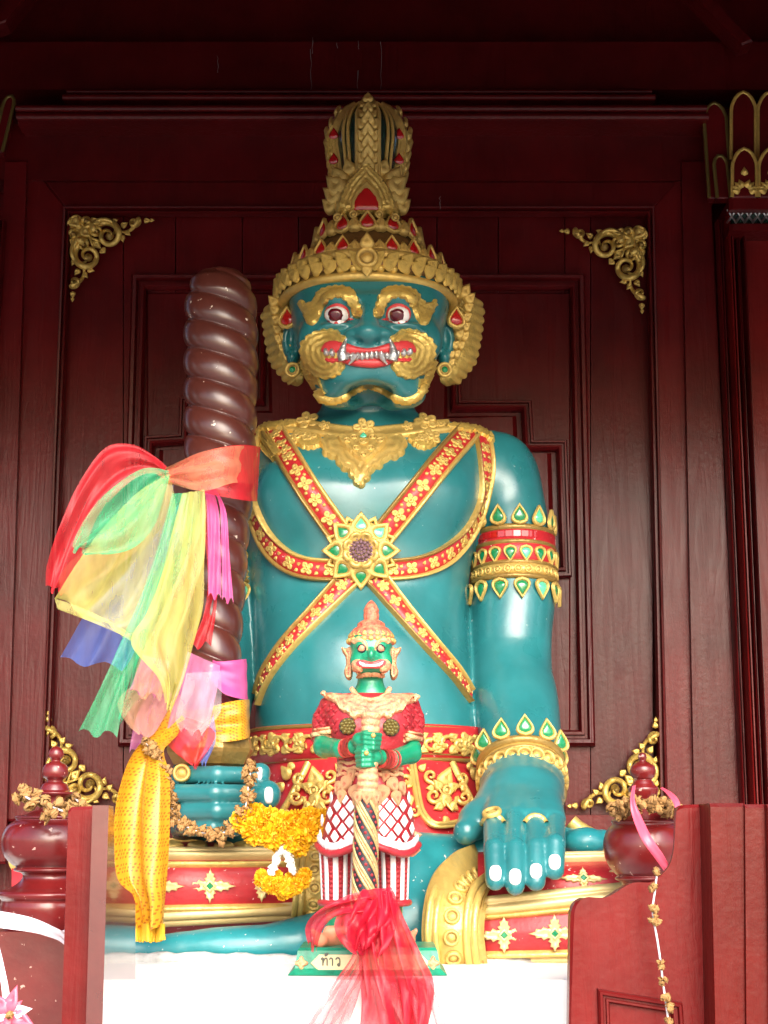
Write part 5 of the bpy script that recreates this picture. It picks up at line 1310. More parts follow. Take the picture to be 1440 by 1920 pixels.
# red flying scarf
sc('red', [(312, 874, -.72), (285, 852, -.74), (245, 832, -.75), (195, 840, -.76), (150, 905, -.78), (118, 980, -.80), (92, 1060, -.82), (88, 1104, -.84)],
   [(308, 900, -.72), (290, 888, -.73), (260, 895, -.74), (222, 925, -.75), (185, 965, -.77), (155, 1030, -.78), (132, 1090, -.80), (112, 1110, -.82)], 'long red gauze scarf blown out to the far left of the club', rip=0.0138, fr=1.6, ph=.5)
sc('green', [(316, 882, -0.830), (270, 878, -0.850), (215, 912, -0.880), (168, 958, -0.900), (142, 1000, -0.920), (132, 1030, -0.930)], [(318, 895, -0.830), (308, 930, -0.860), (290, 985, -0.890), (255, 1025, -0.910), (205, 1040, -0.930), (160, 1034, -0.930)], 'green gauze lobe folded back over the yellow gauze, left of the knot', rip=0.0165, fr=1.5, ph=2)
sc('yellow', [(310, 888, -.71), (255, 925, -.73), (195, 990, -.76), (152, 1050, -.78), (120, 1100, -.80), (104, 1124, -.80)], [(318, 890, -.71), (330, 960, -.73), (325, 1040, -.75), (300, 1110, -.77), (270, 1170, -.79), (232, 1192, -.80)], 'broad pale yellow gauze scarf with its hem crossing above the blue one', rip=0.0165, fr=2.2, ph=.2)
o = sc('yellow', [(102, 1122, -0.830), (150, 1138, -0.830), (200, 1162, -0.830), (252, 1192, -0.830)], [(108, 1142, -0.835), (150, 1158, -0.835), (200, 1178, -0.835), (245, 1198, -0.835)], 'narrow folded hem of yellow gauze jutting left above the blue scarf', rip=0.0022, fr=1, nu=20, nv=6)
sc('orange', [(306, 890, -0.610), (250, 950, -0.630), (170, 1020, -0.650), (125, 1062, -0.660), (112, 1095, -0.670), (140, 1130, -0.680), (168, 1144, -0.690)], [(314, 900, -0.610), (290, 960, -0.630), (265, 1020, -0.650), (210, 1070, -0.660), (165, 1095, -0.670), (158, 1100, -0.680), (172, 1142, -0.690)], 'salmon orange gauze scarf with a rounded tail beside the red one', rip=0.0110, fr=1.6, ph=1.4)
sc('blue', [(350, 925, -0.530), (300, 990, -0.540), (230, 1080, -0.550), (165, 1150, -0.560), (140, 1190, -0.570), (114, 1238, -0.570)], [(372, 930, -0.530), (330, 1020, -0.540), (285, 1110, -0.550), (262, 1190, -0.560), (250, 1230, -0.570), (232, 1252, -0.570)], 'blue gauze scarf whose flared end hangs below the yellow hem', rip=0.0110, fr=1.8, ph=.9)
sc('green', [(322, 925, -0.780), (300, 1010, -0.810), (268, 1110, -0.830), (230, 1200, -0.860), (190, 1290, -0.880), (148, 1374, -0.890)], [(352, 925, -0.780), (325, 1020, -0.800), (300, 1100, -0.820), (278, 1190, -0.850), (240, 1290, -0.870), (220, 1378, -0.890)], 'long narrow green gauze scarf, the lowest hanging tail on the left', rip=0.0099, fr=1.4, ph=.3)
sc('green', [(345, 925, -0.660), (330, 1000, -0.680), (290, 1100, -0.710), (262, 1200, -0.730), (240, 1290, -0.750), (222, 1340, -0.760)], [(385, 920, -0.660), (384, 980, -0.680), (350, 1060, -0.700), (300, 1180, -0.730), (282, 1270, -0.750), (228, 1352, -0.760)], 'sheer green gauze scarf falling straight from the knot behind the yellow one', rip=0.0110, fr=1.7, ph=2.6)
sc('yellow', [(340, 925, -0.880), (320, 1000, -0.900), (300, 1080, -0.920), (275, 1150, -0.940), (248, 1206, -0.950), (300, 1272, -0.960), (312, 1325, -0.960)], [(384, 918, -0.880), (386, 990, -0.900), (384, 1060, -0.920), (382, 1135, -0.940), (365, 1200, -0.950), (345, 1270, -0.960), (318, 1330, -0.960)], 'bright yellow gauze scarf ending in a point below the dark club\'s middle', rip=0.0165, fr=1.6, ph=1.1)
sc('orange', [(380, 930, -0.760), (365, 1000, -0.790), (330, 1090, -0.810), (290, 1180, -0.830), (262, 1240, -0.840), (248, 1300, -0.850)], [(388, 940, -0.760), (384, 1040, -0.790), (362, 1110, -0.810), (335, 1190, -0.830), (315, 1260, -0.840), (300, 1310, -0.850)], 'coral orange gauze scarf slanting down between the two yellow ones', rip=0.0083, fr=1.5, ph=.4)
sc('lilac', [(300, 905, -0.580), (262, 1000, -0.590), (235, 1090, -0.600), (220, 1180, -0.610)], [(325, 910, -0.580), (318, 1020, -0.590), (300, 1100, -0.600), (290, 1190, -0.610)], 'faint lilac gauze seen through the yellow and green scarves', rip=0.0083, fr=1.5)
sc('red', [(376, 925, -.60), (384, 1000, -.63), (390, 1090, -.66), (380, 1160, -.68), (352, 1215, -.70)], [(392, 925, -.60), (402, 1000, -.62), (408, 1090, -.65), (404, 1150, -.67), (395, 1208, -.69)], 'red gauze tail hanging close against the front of the club', rip=0.0066, fr=1.2)
for L, R, lb in (([(382, 915, -.66), (388, 950, -.69), (390, 1030, -.71), (391, 1118, -.72)], [(398, 912, -.66), (410, 960, -.69), (414, 1040, -.71), (415, 1120, -.72)], 'bright pink folded ribbon beside the club, left one of the pair'),
                 ([(396, 912, -.67), (412, 950, -.70), (416, 1040, -.72), (417, 1125, -.73)], [(404, 915, -.67), (424, 960, -.69), (430, 1040, -.72), (438, 1128, -.73)], 'bright pink folded ribbon beside the club, right one of the pair')):
    sc('pink', L, R, lb, rip=0.0033, fr=1.5, nv=10)
# lower knot
sc('pink', [(462, 1236, -.52), (458, 1236, -.70), (420, 1240, -.74), (400, 1240, -.73)], [(464, 1312, -.56), (460, 1312, -.73), (420, 1300, -.76), (396, 1270, -.75)], 'bright pink gauze band wound round the club above the yellow brocade', rip=.006, fr=1)
sc('palepink', [(352, 1222, -.76), (340, 1270, -.80), (322, 1330, -.82), (308, 1395, -.83)], [(412, 1248, -.76), (406, 1300, -.80), (390, 1370, -.82), (362, 1405, -.83)], 'pale pink gauze square hanging in front of the yellow brocade wrap', rip=.015, fr=1.4)
sc('white', [(350, 1262, -.84), (338, 1310, -.86), (330, 1350, -.87), (340, 1372, -.87)], [(414, 1258, -.84), (414, 1310, -.86), (412, 1340, -.87), (380, 1375, -.87)], 'white gauze flap lying over the pale pink square', rip=.01, fr=1)
sc('red', [(314, 1372, -.84), (312, 1392, -.85), (330, 1412, -.86), (362, 1436, -.86)], [(350, 1345, -.84), (392, 1362, -.85), (402, 1385, -.86), (366, 1440, -.86)], 'small red gauze tail just above the teal fingers', rip=.01, fr=1.2)
sc('blue', [(392, 1360, -.84), (386, 1395, -.85), (372, 1430, -.86)], [(400, 1340, -.84), (404, 1390, -.85), (386, 1434, -.86)], 'tiny blue green gauze tip beside the gold collar of the club', rip=.006, fr=1, nv=6)
sc('palepink', [(268, 1228, -.78), (256, 1262, -.79), (242, 1298, -.80)], [(318, 1240, -.78), (306, 1280, -.79), (290, 1306, -.80)], 'small pale pink ribbon end below the coral scarf', rip=.01, fr=1.4, nv=8)
sc('peach', [(300, 1270, -.77), (245, 1290, -.78), (222, 1318, -.79), (236, 1352, -.80), (262, 1378, -.81)], [(318, 1290, -.77), (318, 1310, -.78), (312, 1340, -.79), (306, 1370, -.80), (282, 1400, -.81)], 'peach orange gauze loop swelling left of the pale pink square', rip=.015, fr=1.2)
sc('palepink', [(282, 1300, -.75), (262, 1330, -.76), (250, 1370, -.77), (243, 1412, -.78)], [(322, 1300, -.75), (312, 1340, -.76), (300, 1380, -.77), (285, 1412, -.78)], 'orchid pink gauze tail hanging behind the yellow brocade knot', rip=.012, fr=1.3)
# yellow brocade: the wrap, the knot and the hanging end
cloth('cloth', [(468, 1312, -.58), (462, 1312, -.74), (430, 1316, -.78), (395, 1325, -.78), (350, 1335, -.78)], [(468, 1380, -.60), (464, 1384, -.76), (430, 1390, -.80), (396, 1390, -.80), (350, 1378, -.79)], 'brocade', 'yellow brocade cloth wound round the club just above its gold collar', 'cloth', rip=.008, fr=1.2, group='yellow brocade cloths')
bro = thing('cloth', 'long yellow brocade cloth with fringe hanging left of the teal fist', 'cloth', tuple(P(275, 1400, -.9)), group='yellow brocade cloths')
cloth('drape', [(335, 1300, -.80), (312, 1340, -.84), (290, 1375, -.88), (262, 1395, -.93), (235, 1440, -.97), (214, 1520, -1.0), (214, 1610, -1.01), (222, 1652, -1.02), (248, 1690, -1.02), (256, 1738, -1.02)],
      [(350, 1335, -.80), (338, 1370, -.84), (318, 1392, -.88), (306, 1410, -.93), (318, 1460, -.97), (320, 1550, -1.0), (318, 1610, -1.01), (314, 1660, -1.02), (310, 1700, -1.02), (307, 1736, -1.02)], 'brocade', None, None, rip=.030, fr=1.15, ph=-1.2, tw=.15, hm=.25, nu=70, nv=30, parent=bro)
fm = MB()
for i in range(26):
    x = 256 + 51 * i / 25; d = -1.02 + .018 * math.sin(i * .45); fm.add(*tube([P(x, 1732, d), P(x + rng.uniform(-1, 1), 1752, d - .004), P(x + rng.uniform(-3, 2), 1766 - 6 * abs(i / 25 - .5) + rng.uniform(-2, 2), d)], .0035, 5))
MT['fringe'] = mat('yellow_fringe', (.66, .36, .01), .6)
fm.obj('fringe', 'fringe', bro)

# ================================================================== FLOWERS
def bud_mesh(seed, m='dried', n=7):
    r = np.random.RandomState(seed); mb = MB()
    for k in range(n):
        d = Vector(r.normal(size=3)).normalized(); v_, f_ = inset_mesh([(x * r.uniform(.7, 1.1), y) for x, y in leaf_outline(.42, 1.2, 5)], [(1, .0), (.75, .22), (.3, .12)])
        mb.add(v_, f_, frame(d * .25, d + Vector(r.normal(size=3)) * .5, r.normal(size=3), 1.0))
    return mb.mesh('dried_flower', m)
BUDS = [bud_mesh(i) for i in range(6)]
def garland(label, path, r, step, cat='garland', jitter=1.0, group=None, thick=1):
    q = [P(*p) for p in catmull(path, 10)]; root = thing('dried_garland', label, cat, tuple(q[0]), group=group)
    MB().add(*tube(q, .0022, 5)).obj('string', 'string', root)
    rs = resample([tuple(p) for p in q], step)
    for i, c in enumerate(rs):
        for k in range(thick):
            off = Vector(rng.normal(size=3)) * r * .45 * jitter
            inst('dried_flower', BUDS[rng.randint(6)], root, frame(Vector(c) + off, rng.normal(size=3), rng.normal(size=3), r * rng.uniform(.75, 1.2)))
    return root
garland('string of dried brown flowers looped over the giant\'s teal fist', [(272, 1392, -.95), (292, 1412, -.96), (308, 1445, -.96), (316, 1490, -.96), (328, 1528, -.95), (350, 1550, -.95), (385, 1562, -.95), (425, 1560, -.95), (452, 1540, -.96), (462, 1505, -.97), (466, 1470, -.96), (472, 1436, -.92)], .016, .0105, thick=3)
garland('ring of plump dried buds round the neck of the left finial', [(42, 1478, -1.72), (50, 1495, -1.76), (80, 1506, -1.79), (110, 1518, -1.79), (130, 1524, -1.77)], .018, .013, thick=2)
garland('small dried buds behind the left finial above the board end', [(120, 1486, -1.55), (138, 1496, -1.58), (150, 1505, -1.60), (162, 1512, -1.6)], .015, .013, thick=2)
garland('crown of dried orange blossoms round the neck of the right finial', [(1162, 1522, -1.10), (1175, 1512, -1.16), (1195, 1505, -1.19), (1222, 1508, -1.2), (1245, 1512, -1.18), (1264, 1520, -1.12)], .020, .012, thick=3)
# thin string of dried flowers in front of the right board
hs = thing('dried_garland', 'thin white string with sparse dried flowers hanging down the right board', 'garland', tuple(P(1232, 1635, -1.6)))
sp_path = [(1233, 1630, -1.60), (1228, 1670, -1.61), (1224, 1710, -1.61), (1232, 1760, -1.61), (1238, 1800, -1.61), (1244, 1850, -1.61), (1250, 1890, -1.61), (1256, 1940, -1.61)]
MB().add(*tube([P(*p) for p in catmull(sp_path, 6)], .0022, 6)).obj('string', 'string', hs)
for (x, y, n) in ((1233, 1634, 4), (1227, 1668, 4), (1226, 1704, 5), (1224, 1724, 4), (1229, 1732, 2), (1239, 1808, 4), (1244, 1840, 3), (1247, 1868, 5), (1252, 1890, 4), (1255, 1912, 4)):
    for k in range(n): inst('dried_flower', BUDS[k % 6], hs, frame(P(x + rng.uniform(-5, 5), y + rng.uniform(-6, 6), -1.62), rng.normal(size=3), rng.normal(size=3), .011 * rng.uniform(.8, 1.2)))
# marigolds
def marigold(seed):
    r = np.random.RandomState(seed); mb = MB(); N = 150
    for k in range(N):
        z = 1 - 2 * (k + .5) / N; a = k * 2.399963; s = math.sqrt(1 - z * z); d = Vector((s * math.cos(a), s * math.sin(a), z)); L = .42 * r.uniform(.8, 1.25)
        t = Vector(r.normal(size=3)); t = (t - d * t.dot(d)).normalized(); b = d.cross(t); w = .12 * r.uniform(.8, 1.3); o = d * .55
        tip = o + d * L + t * r.uniform(-.12, .12)
        mb.add([o - b * w * .6, o + b * w * .6, o + d * L * .7 + b * w * 1.3 + t * .04, tip + b * w * .7, tip + t * .05, tip - b * w * .7, o + d * L * .7 - b * w * 1.3 + t * .04], [(0, 1, 2, 3, 4, 5, 6)])
    v_, f_ = lathe([(.001, .6), (.42, .42), (.6, 0), (.42, -.42), (.001, -.6)], 10); mb.add(v_, f_)
    return mb.mesh('marigold', 'marigold', smooth=False)
MAR = [marigold(i) for i in range(3)]
mg = thing('marigold_garland', 'fresh yellow marigold garland with white bud loop lying by the teal thumb', 'garland', tuple(P(520, 1550, -.98)))
for (x, y, d, r) in ((458, 1538, -.95, 27), (478, 1558, -.99, 28), (476, 1530, -.93, 26), (502, 1540, -.97, 29), (512, 1568, -1.0, 27), (530, 1548, -.99, 29), (545, 1575, -1.0, 26), (556, 1545, -.97, 29), (575, 1560, -.99, 27), (584, 1538, -.96, 27), (600, 1555, -.97, 24), (528, 1582, -.98, 22), (560, 1586, -.98, 22), (608, 1535, -.95, 20),
                     (492, 1648, -.98, 17), (506, 1658, -1.0, 18), (522, 1662, -1.0, 18), (538, 1668, -1.01, 18), (552, 1662, -1.0, 18), (566, 1652, -.98, 17), (572, 1640, -.96, 14), (515, 1645, -.98, 17), (548, 1650, -.98, 17), (530, 1676, -.99, 13), (490, 1640, -.97, 12)):
    inst('marigold', MAR[rng.randint(3)], mg, frame(P(x, y, d), (rng.uniform(-.4, .4), -1, rng.uniform(-.3, .3)), rng.normal(size=3), M(r, y, d)))
JB = MB().add(*lathe([(.001, -1), (.45, -.7), (.6, 0), (.4, .7), (.001, 1.1)], 8)).mesh('white_bud', 'jasmine')
for path in ([(508, 1638), (515, 1618), (523, 1600), (532, 1590)], [(532, 1590), (540, 1602), (545, 1618), (548, 1634)]):
    for c in resample(catmull(path, 5), 3.2):
        for k in range(3): inst('white_bud', JB, mg, frame(P(c[0] + rng.uniform(-4.5, 4.5), c[1] + rng.uniform(-2, 2), -1.0 + rng.uniform(-.01, .01)), rng.normal(size=3), (rng.uniform(-1, 1), 0, 1), M(7, 1600, -1)))

# ================================================================== THE SMALL FIGURE
YS = -1.15
fig = thing('guardian_figurine', 'small painted green faced guardian figure in red tunic holding a striped club, standing before the giant', 'figurine', tuple(P(680, 1785, YS)))
fig['label'] = 'small green faced guardian figure in red tunic standing before the giant, hands on its club'
def mm(n, y=1400): return M(n, y, YS)
def lz(rows, n=2.2): return Loft([(a, b, c, YS + d, e) for a, b, c, d, e in rows], n)
h = .0027
def fs_(x0, x1, y0, y1, d0=-.235, d1=.16): return SDF((P(x0, 1400, YS).x, YS + d0, P(700, y1, YS).z), (P(x1, 1400, YS).x, YS + d1, P(700, y0, YS).z), h)
S = fs_(570, 810, 1170, 1460)
hd = lz([(1184, 668, 724, 0, .045), (1196, 659, 732, -.005, .062), (1215, 657, 735, -.01, .066), (1245, 660, 731, -.012, .066), (1262, 668, 722, -.012, .055), (1272, 676, 714, -.01, .035)], 2.6)
nk = lz([(1255, 673, 716, .0, .035), (1280, 670, 719, .0, .038), (1300, 660, 728, .0, .045), (1325, 645, 742, 0, .05)])
S.loft(hd, 0); S.loft(nk, .01)
for s in (-1, 1):
    S.ell(P(696 + s * 8, 1232, YS - .072), (.010, .012, .008), .006); S.ell(P(696 + s * 18, 1211, YS - .066), (.014, .01, .010), .004)
    S.ell(P(696 + s * 24, 1240, YS - .05), (.02, .02, .02), .012)
S.ell(P(696, 1228, YS - .078), (.009, .016, .016), .006); S.ell(P(696, 1250, YS - .062), (.035, .02, .014), .012)
# forearms and fists on the club
S.chain([P(606, 1382, YS + .0), P(608, 1400, YS - .03), P(640, 1404, YS - .10), P(662, 1400, YS - .13)], [mm(18), mm(19), mm(16), mm(14)], .01)
S.chain([P(772, 1390, YS + .0), P(770, 1412, YS - .03), P(735, 1424, YS - .10), P(714, 1420, YS - .13)], [mm(18), mm(19), mm(16), mm(14)], .01)
S.ell(P(678, 1388, YS - .155), (mm(18), .03, mm(15)), .008); S.ell(P(697, 1420, YS - .155), (mm(20), .03, mm(16)), .008)
for k in range(4):
    rr_ = mm(4.5 - .2 * abs(k - 1.2))
    S.chain([P(668 + k, 1379 + k * 8, YS - .165), P(684, 1375 + k * 8.9, YS - .192), P(700, 1377 + k * 8.8, YS - .198), P(713 - k, 1378 + k * 8.6, YS - .17)], [rr_] * 4, .0012)
    S.chain([P(708 - k, 1412 + k * 8, YS - .165), P(694, 1408 + k * 8.9, YS - .192), P(680, 1409 + k * 8.8, YS - .198), P(668 + k, 1410 + k * 8.6, YS - .17)], [rr_] * 4, .0012)
S.chain([P(672, 1382, YS - .165), P(690, 1369, YS - .18)], [mm(6), mm(5)], .004)
sb, sbv = sdf_obj(S, 'body', 'sgreen', fig)
for (x, y) in ((700, 1379), (687, 1412)): inst('finger_ring', DOT, fig, frame(P(x, y, YS - .203), (0, -1, 0), (0, 0, 1), mm(4.5)))
# tunic
S = fs_(570, 815, 1290, 1500, -.16)
tun = lz([(1302, 640, 745, 0, .05), (1312, 615, 770, 0, .065), (1335, 606, 778, 0, .085), (1370, 612, 775, -.005, .095), (1400, 622, 765, -.005, .09), (1430, 632, 752, -.005, .085), (1470, 628, 756, 0, .09)], 2.4)
S.loft(tun, 0)
S.chain([P(618, 1325, YS + .01), P(611, 1352, YS + .01), P(606, 1380, YS - .0)], [mm(20), mm(22), mm(22)], .02)
S.chain([P(768, 1325, YS + .01), P(771, 1352, YS + .01), P(773, 1388, YS - .0)], [mm(20), mm(22), mm(22)], .02)
tunic, tbv = sdf_obj(S, 'tunic', 'sred', fig); TS = caster(tbv, YS - .08)
SC = MB().add(*inset_mesh([(-1, .3), (-.5, 0), (0, -.55), (.5, 0), (1, .3), (.55, .75), (0, .5), (-.55, .75)], [(1, 0), (.92, .22), (.5, .28)])).mesh('scale', 'sred')
for sx, x0 in ((-1, 607), (1, 775)):
    for r in range(6):
        for c in range(3):
            x = x0 + (c - 1) * 15 + (7 if r % 2 else 0); y = 1324 + r * 9.5
            p, n = TS(x, y); inst('scale', SC, tunic, frame(p, n, (0, 0, 1), mm(8.5)))
HSm = caster(sbv, YS - .06)
# face paint pieces
cxs = 696
def frel(nm, pl, hgt, m, up_=0.0, **k):
    return relief(nm, pl, (lambda x, y: (lambda r: (r[0] + r[1] * up_, r[1]))(HSm(x, y))), hgt, m, fig, step=k.pop('step', 2.2), edge=k.pop('edge', 2.5), base=.002, **k)
for s in (-1, 1):
    F = lambda pts, s=s: [(cxs + s * x, y) for x, y in pts][::s]
    frel('eyebrow', catmull(F([(6, 1212), (10, 1202), (20, 1196), (32, 1197), (37, 1202), (32, 1208), (26, 1204), (18, 1204), (13, 1212), (8, 1220)]), 4, True), .004, 'sgold')
    frel('eye_rim', [(cxs + s * 17.5 + 8.6 * math.cos(t), 1216 + 8.6 * math.sin(t)) for t in np.linspace(0, 2 * PI, 17)[:-1]], .004, 'sdark', up_=.0)
    frel('eye', [(cxs + s * 17.5 + 7.2 * math.cos(t), 1216 + 7.2 * math.sin(t)) for t in np.linspace(0, 2 * PI, 17)[:-1]], .006, 'sorange', up_=.001, dome=True)
    frel('mouth_whorl', catmull(F([(18, 1240), (26, 1236), (34, 1240), (36, 1250), (32, 1258), (24, 1260), (16, 1258)]), 4, True), .005, 'sgold', ridge=.001, rfreq=1.3)
    frel('jaw_trim', catmull(F([(0, 1262), (10, 1261), (22, 1264), (32, 1266), (35, 1258), (37, 1262), (34, 1271), (24, 1273), (10, 1268), (0, 1268)]), 3, True), .005, 'sgold')
    el = catmull([(cxs + s * (34 + (x - 34) * .78), y) for x, y in ((36, 1220), (42, 1212), (50, 1216), (62, 1213), (60, 1222), (53, 1230), (51, 1242), (52, 1250), (56, 1260), (50, 1272), (40, 1274), (35, 1262), (36, 1240))], 4, True)
    relief('ear_guard', el, flatsurf(YS + .0), .015, 'sgold', fig, step=2.5, edge=4, base=.02, ridge=.002, rfreq=.8)
frel('lips', catmull([(cxs + x, y) for x, y in ((-27, 1240), (-18, 1237), (-8, 1239), (0, 1241), (8, 1239), (18, 1236), (27, 1239), (26, 1248), (14, 1253), (0, 1253), (-14, 1253), (-26, 1249))], 4, True), .006, 'lip')
frel('teeth', catmull([(cxs + x, y) for x, y in ((-22, 1239), (-14, 1243), (0, 1245), (14, 1243), (22, 1239), (20, 1247), (10, 1251), (0, 1251), (-10, 1251), (-20, 1248))], 4, True), .007, 'swhite', up_=.002)
# crown of the figure
kx, ky = P(696, 1190, YS).x, YS
sc_ = MB()
pr = []
for (hw, py) in ((40, 1201), (44, 1198), (45, 1192), (42, 1187), (43, 1183), (40, 1178), (33, 1172), (27, 1170), (26, 1164), (20, 1161), (14, 1160), (15, 1150), (14, 1145), (15, 1141), (13, 1137), (10, 1132), (6, 1128), (1, 1125)):
    pr.append((mm(hw), P(696, py + hw * .22, YS).z))
scr = MB().add(*lathe(pr, 36, (kx, ky), 1.3)).obj('crown', 'coral', fig)
for k in range(22):
    a = 2 * PI * k / 22; d = Vector((math.sin(a), -1.3 * math.cos(a), 0)); inst('crown_bead', DOT, scr, frame(Vector((kx, ky, P(696, 1203, YS).z)) + d * mm(44), d, (0, 0, 1), mm(5)))
    inst('crown_leaf', LEAFLET, scr, frame(Vector((kx, ky, P(696, 1193, YS).z)) + d * mm(41), d + Vector((0, 0, .6)), (0, 0, 1), mm(12)))
# collar, shoulder wings, breast knobs
cg = [(cxs + x, y) for x, y in ((-34, 1296), (-44, 1304), (-68, 1300), (-94, 1297), (-84, 1309), (-66, 1318), (-56, 1332), (-44, 1336), (-34, 1348), (-22, 1342), (-12, 1352), (0, 1358), (12, 1352), (22, 1342), (34, 1348), (44, 1336), (56, 1334), (66, 1320), (82, 1316), (90, 1304), (66, 1302), (44, 1304), (34, 1296), (24, 1306), (0, 1312), (-24, 1306))]
relief('collar', scallop(catmull(cg, 3, True), 9, 2), lambda x, y: (lambda r: (r[0] + Vector((0, -.004, 0)), r[1]))(TS(min(max(x, 612), 776), max(y, 1306))) if 612 <= x <= 776 else (P(x, y, YS - .03), Vector((0, -1, 0))), .008, 'sgold', fig, step=2.6, edge=4, ridge=.0012, rfreq=1.0)
MB().add(*tube([P(660, 1292, YS - .02), P(668, 1304, YS - .06), P(680, 1311, YS - .08), P(695, 1313, YS - .088), P(710, 1311, YS - .08), P(724, 1303, YS - .06), P(730, 1292, YS - .02)], mm(5), 10)).obj('necklace', 'sgold', fig)
for (x, y) in ((652, 1362), (733, 1364)):
    p, n = TS(x, y); n = Vector((0, -1, 0)); o = MB().add(*lathe([(.001, .25), (.85, .25), (.98, .3), (1.08, .2), (1.12, 0)], 24), frame(p, n, (0, 0, 1), mm(14.5))).obj('breast_disc', 'sdark', fig)
    for (rr, c) in ((0, 1), (.42, 6), (.75, 9)):
        for k in range(c):
            a = 2 * PI * k / c; v_, f_ = lathe([(1, 0), (.8, .6), (.001, .9)], 7); MB().add(v_, f_, frame(p + n * mm(4.5) + Vector((math.cos(a), 0, math.sin(a))) * mm(15) * rr, n, (0, 0, 1), mm(4.7))).obj('bronze_bead', 'bronze', o)
# sleeve hems, bracelets, waist sash
for pts, r in (([(578, 1380), (590, 1377), (606, 1378), (620, 1382)], 4.5), ([(758, 1388), (774, 1384), (790, 1386), (800, 1390)], 4.5)):
    q = [TS(*c)[0] + Vector((0, -.004, 0)) for c in catmull(pts, 5)]; MB().add(*tube(q, mm(r), 8)).obj('sleeve_hem', 'sgold', fig)
    q = [TS(c[0], c[1] - 9)[0] + Vector((0, -.003, 0)) for c in catmull(pts, 5)]; MB().add(*tube(q, mm(2.6), 8)).obj('sleeve_hem', 'sgold', fig)
for a, b in (((642, 1404, -.10), (660, 1401, -.13)), ((735, 1424, -.10), (718, 1422, -.13))):
    A, B = P(a[0], a[1], YS + a[2]), P(b[0], b[1], YS + b[2]); mb = MB(); ax = (B - A).normalized()
    for t in (0, .5, 1): mb.add(*tube([A + (B - A) * (t - .12), A + (B - A) * (t + .12)], mm(18.5 - t * 1.5), 20))
    mb.add(*tube([A, B], mm(17.3), 20)); mb.obj('bracelet', 'sgold', fig)
# skirt with white lozenges, standing legs
sk = lz([(1425, 634, 752, 0, .088), (1450, 632, 756, 0, .092), (1490, 624, 764, -.005, .10), (1530, 610, 776, -.005, .11), (1565, 605, 777, -.005, .115), (1592, 600, 780, 0, .118)], 2.4)
rows = [sk.ring(z, 0, 48) for z in np.linspace(sk.z[0], sk.z[-1], 10)]
skirt = MB().add([tuple(p) for r in rows for p, n in r], grid_faces(10, 49)).obj('skirt', 'sred', fig)
LZ = MB().add(*inset_mesh([(0, -1), (.9, 0), (0, 1), (-.9, 0)], [(1, 0), (.96, .16), (.8, .22), (.2, .24)])).mesh('lozenge', 'swhite')
def sk_pt(px, py):
    y = YS - .1
    for _ in range(10):
        p = P(px, py, y); cx, cy, aa, bb = (float(f(np.array(p.z))) for f in (sk.cx, sk.cy, sk.a, sk.b)); u = min(.98, abs(p.x - cx) / aa); y = cy - bb * (1 - u ** 2.4) ** (1 / 2.4)
    n = Vector(((p.x - cx) / aa ** 2, (y - cy) / bb ** 2, 0)).normalized(); return P(px, py, y), n
for r in range(7):
    for c in range(-6, 7):
        x = 694 + (c + (.5 if r % 2 else 0)) * (24 + r * .5); y = 1500 + r * 14.5 - abs(x - 694) * .06
        if 612 - r * 3 < x < 778 + r * 1.5 and y < 1592: 
            p, n = sk_pt(x, y); inst('lozenge', LZ, skirt, frame(p, n, (0, 0, 1), mm(11.5)))
            if r < 6: inst('stud', DOT, skirt, frame(p + n * mm(2.2), n, (0, 0, 1), mm(1.1)))
hem = []
for z in (sk.z[0],):
    q = sk.ring(z, .004, 48)[:-1]
    MB().add(*strip([p + Vector((0, 0, .010 * math.cos(4 * i / 48 * 2 * PI))) for i, (p, n) in enumerate(q)], [n for p, n in q], [(mm(7) * math.cos(t), mm(8) * math.sin(t)) for t in np.linspace(0, 2 * PI, 11)], closed=True)).obj('hem_roll', 'sred', fig)
    MB().add(*strip([p + Vector((0, 0, mm(13) + .010 * math.cos(4 * i / 48 * 2 * PI))) for i, (p, n) in enumerate(q)], [n for p, n in q], [(mm(7) * math.cos(t), mm(3) * math.sin(t)) for t in np.linspace(0, 2 * PI, 9)], closed=True)).obj('hem_band', 'swhite', fig)
for (x, y, dx, dy, s, m) in [(640, 1440, -.4, -1, 24, 0), (660, 1450, .3, -1, 26, 0), (740, 1442, .4, -1, 24, 0), (722, 1452, -.3, -1, 26, 0), (650, 1468, -.6, -1, 34, 0), (735, 1470, .6, -1, 34, 0), (668, 1486, .2, -1, 38, 0), (716, 1486, -.2, -1, 38, 0), (636, 1475, -.8, -1, 28, 0), (752, 1476, .8, -1, 28, 0), (642, 1492, -.3, -1, 30, 0), (742, 1494, .3, -1, 30, 0)]:
    p, n = sk_pt(x, y); LM = bpy.data.meshes.get('fig_leaf') or MB().add(*inset_mesh(leaf_outline(.42, 1), [(1, 0), (.95, .15), (.6, .25), (.2, .16)])).mesh('fig_leaf', 'sgold')
    inst('apron_leaf', LM, fig, frame(p, n, (dx, 0, dy), mm(s)))
for y in (1430, 1441, 1452):
    q = [sk_pt(x, y + 2 * math.sin(x * .3))[0] for x in range(634, 756, 6)]; MB().add(*tube(q, mm(4), 8)).obj('waist_cord', 'sgold', fig)
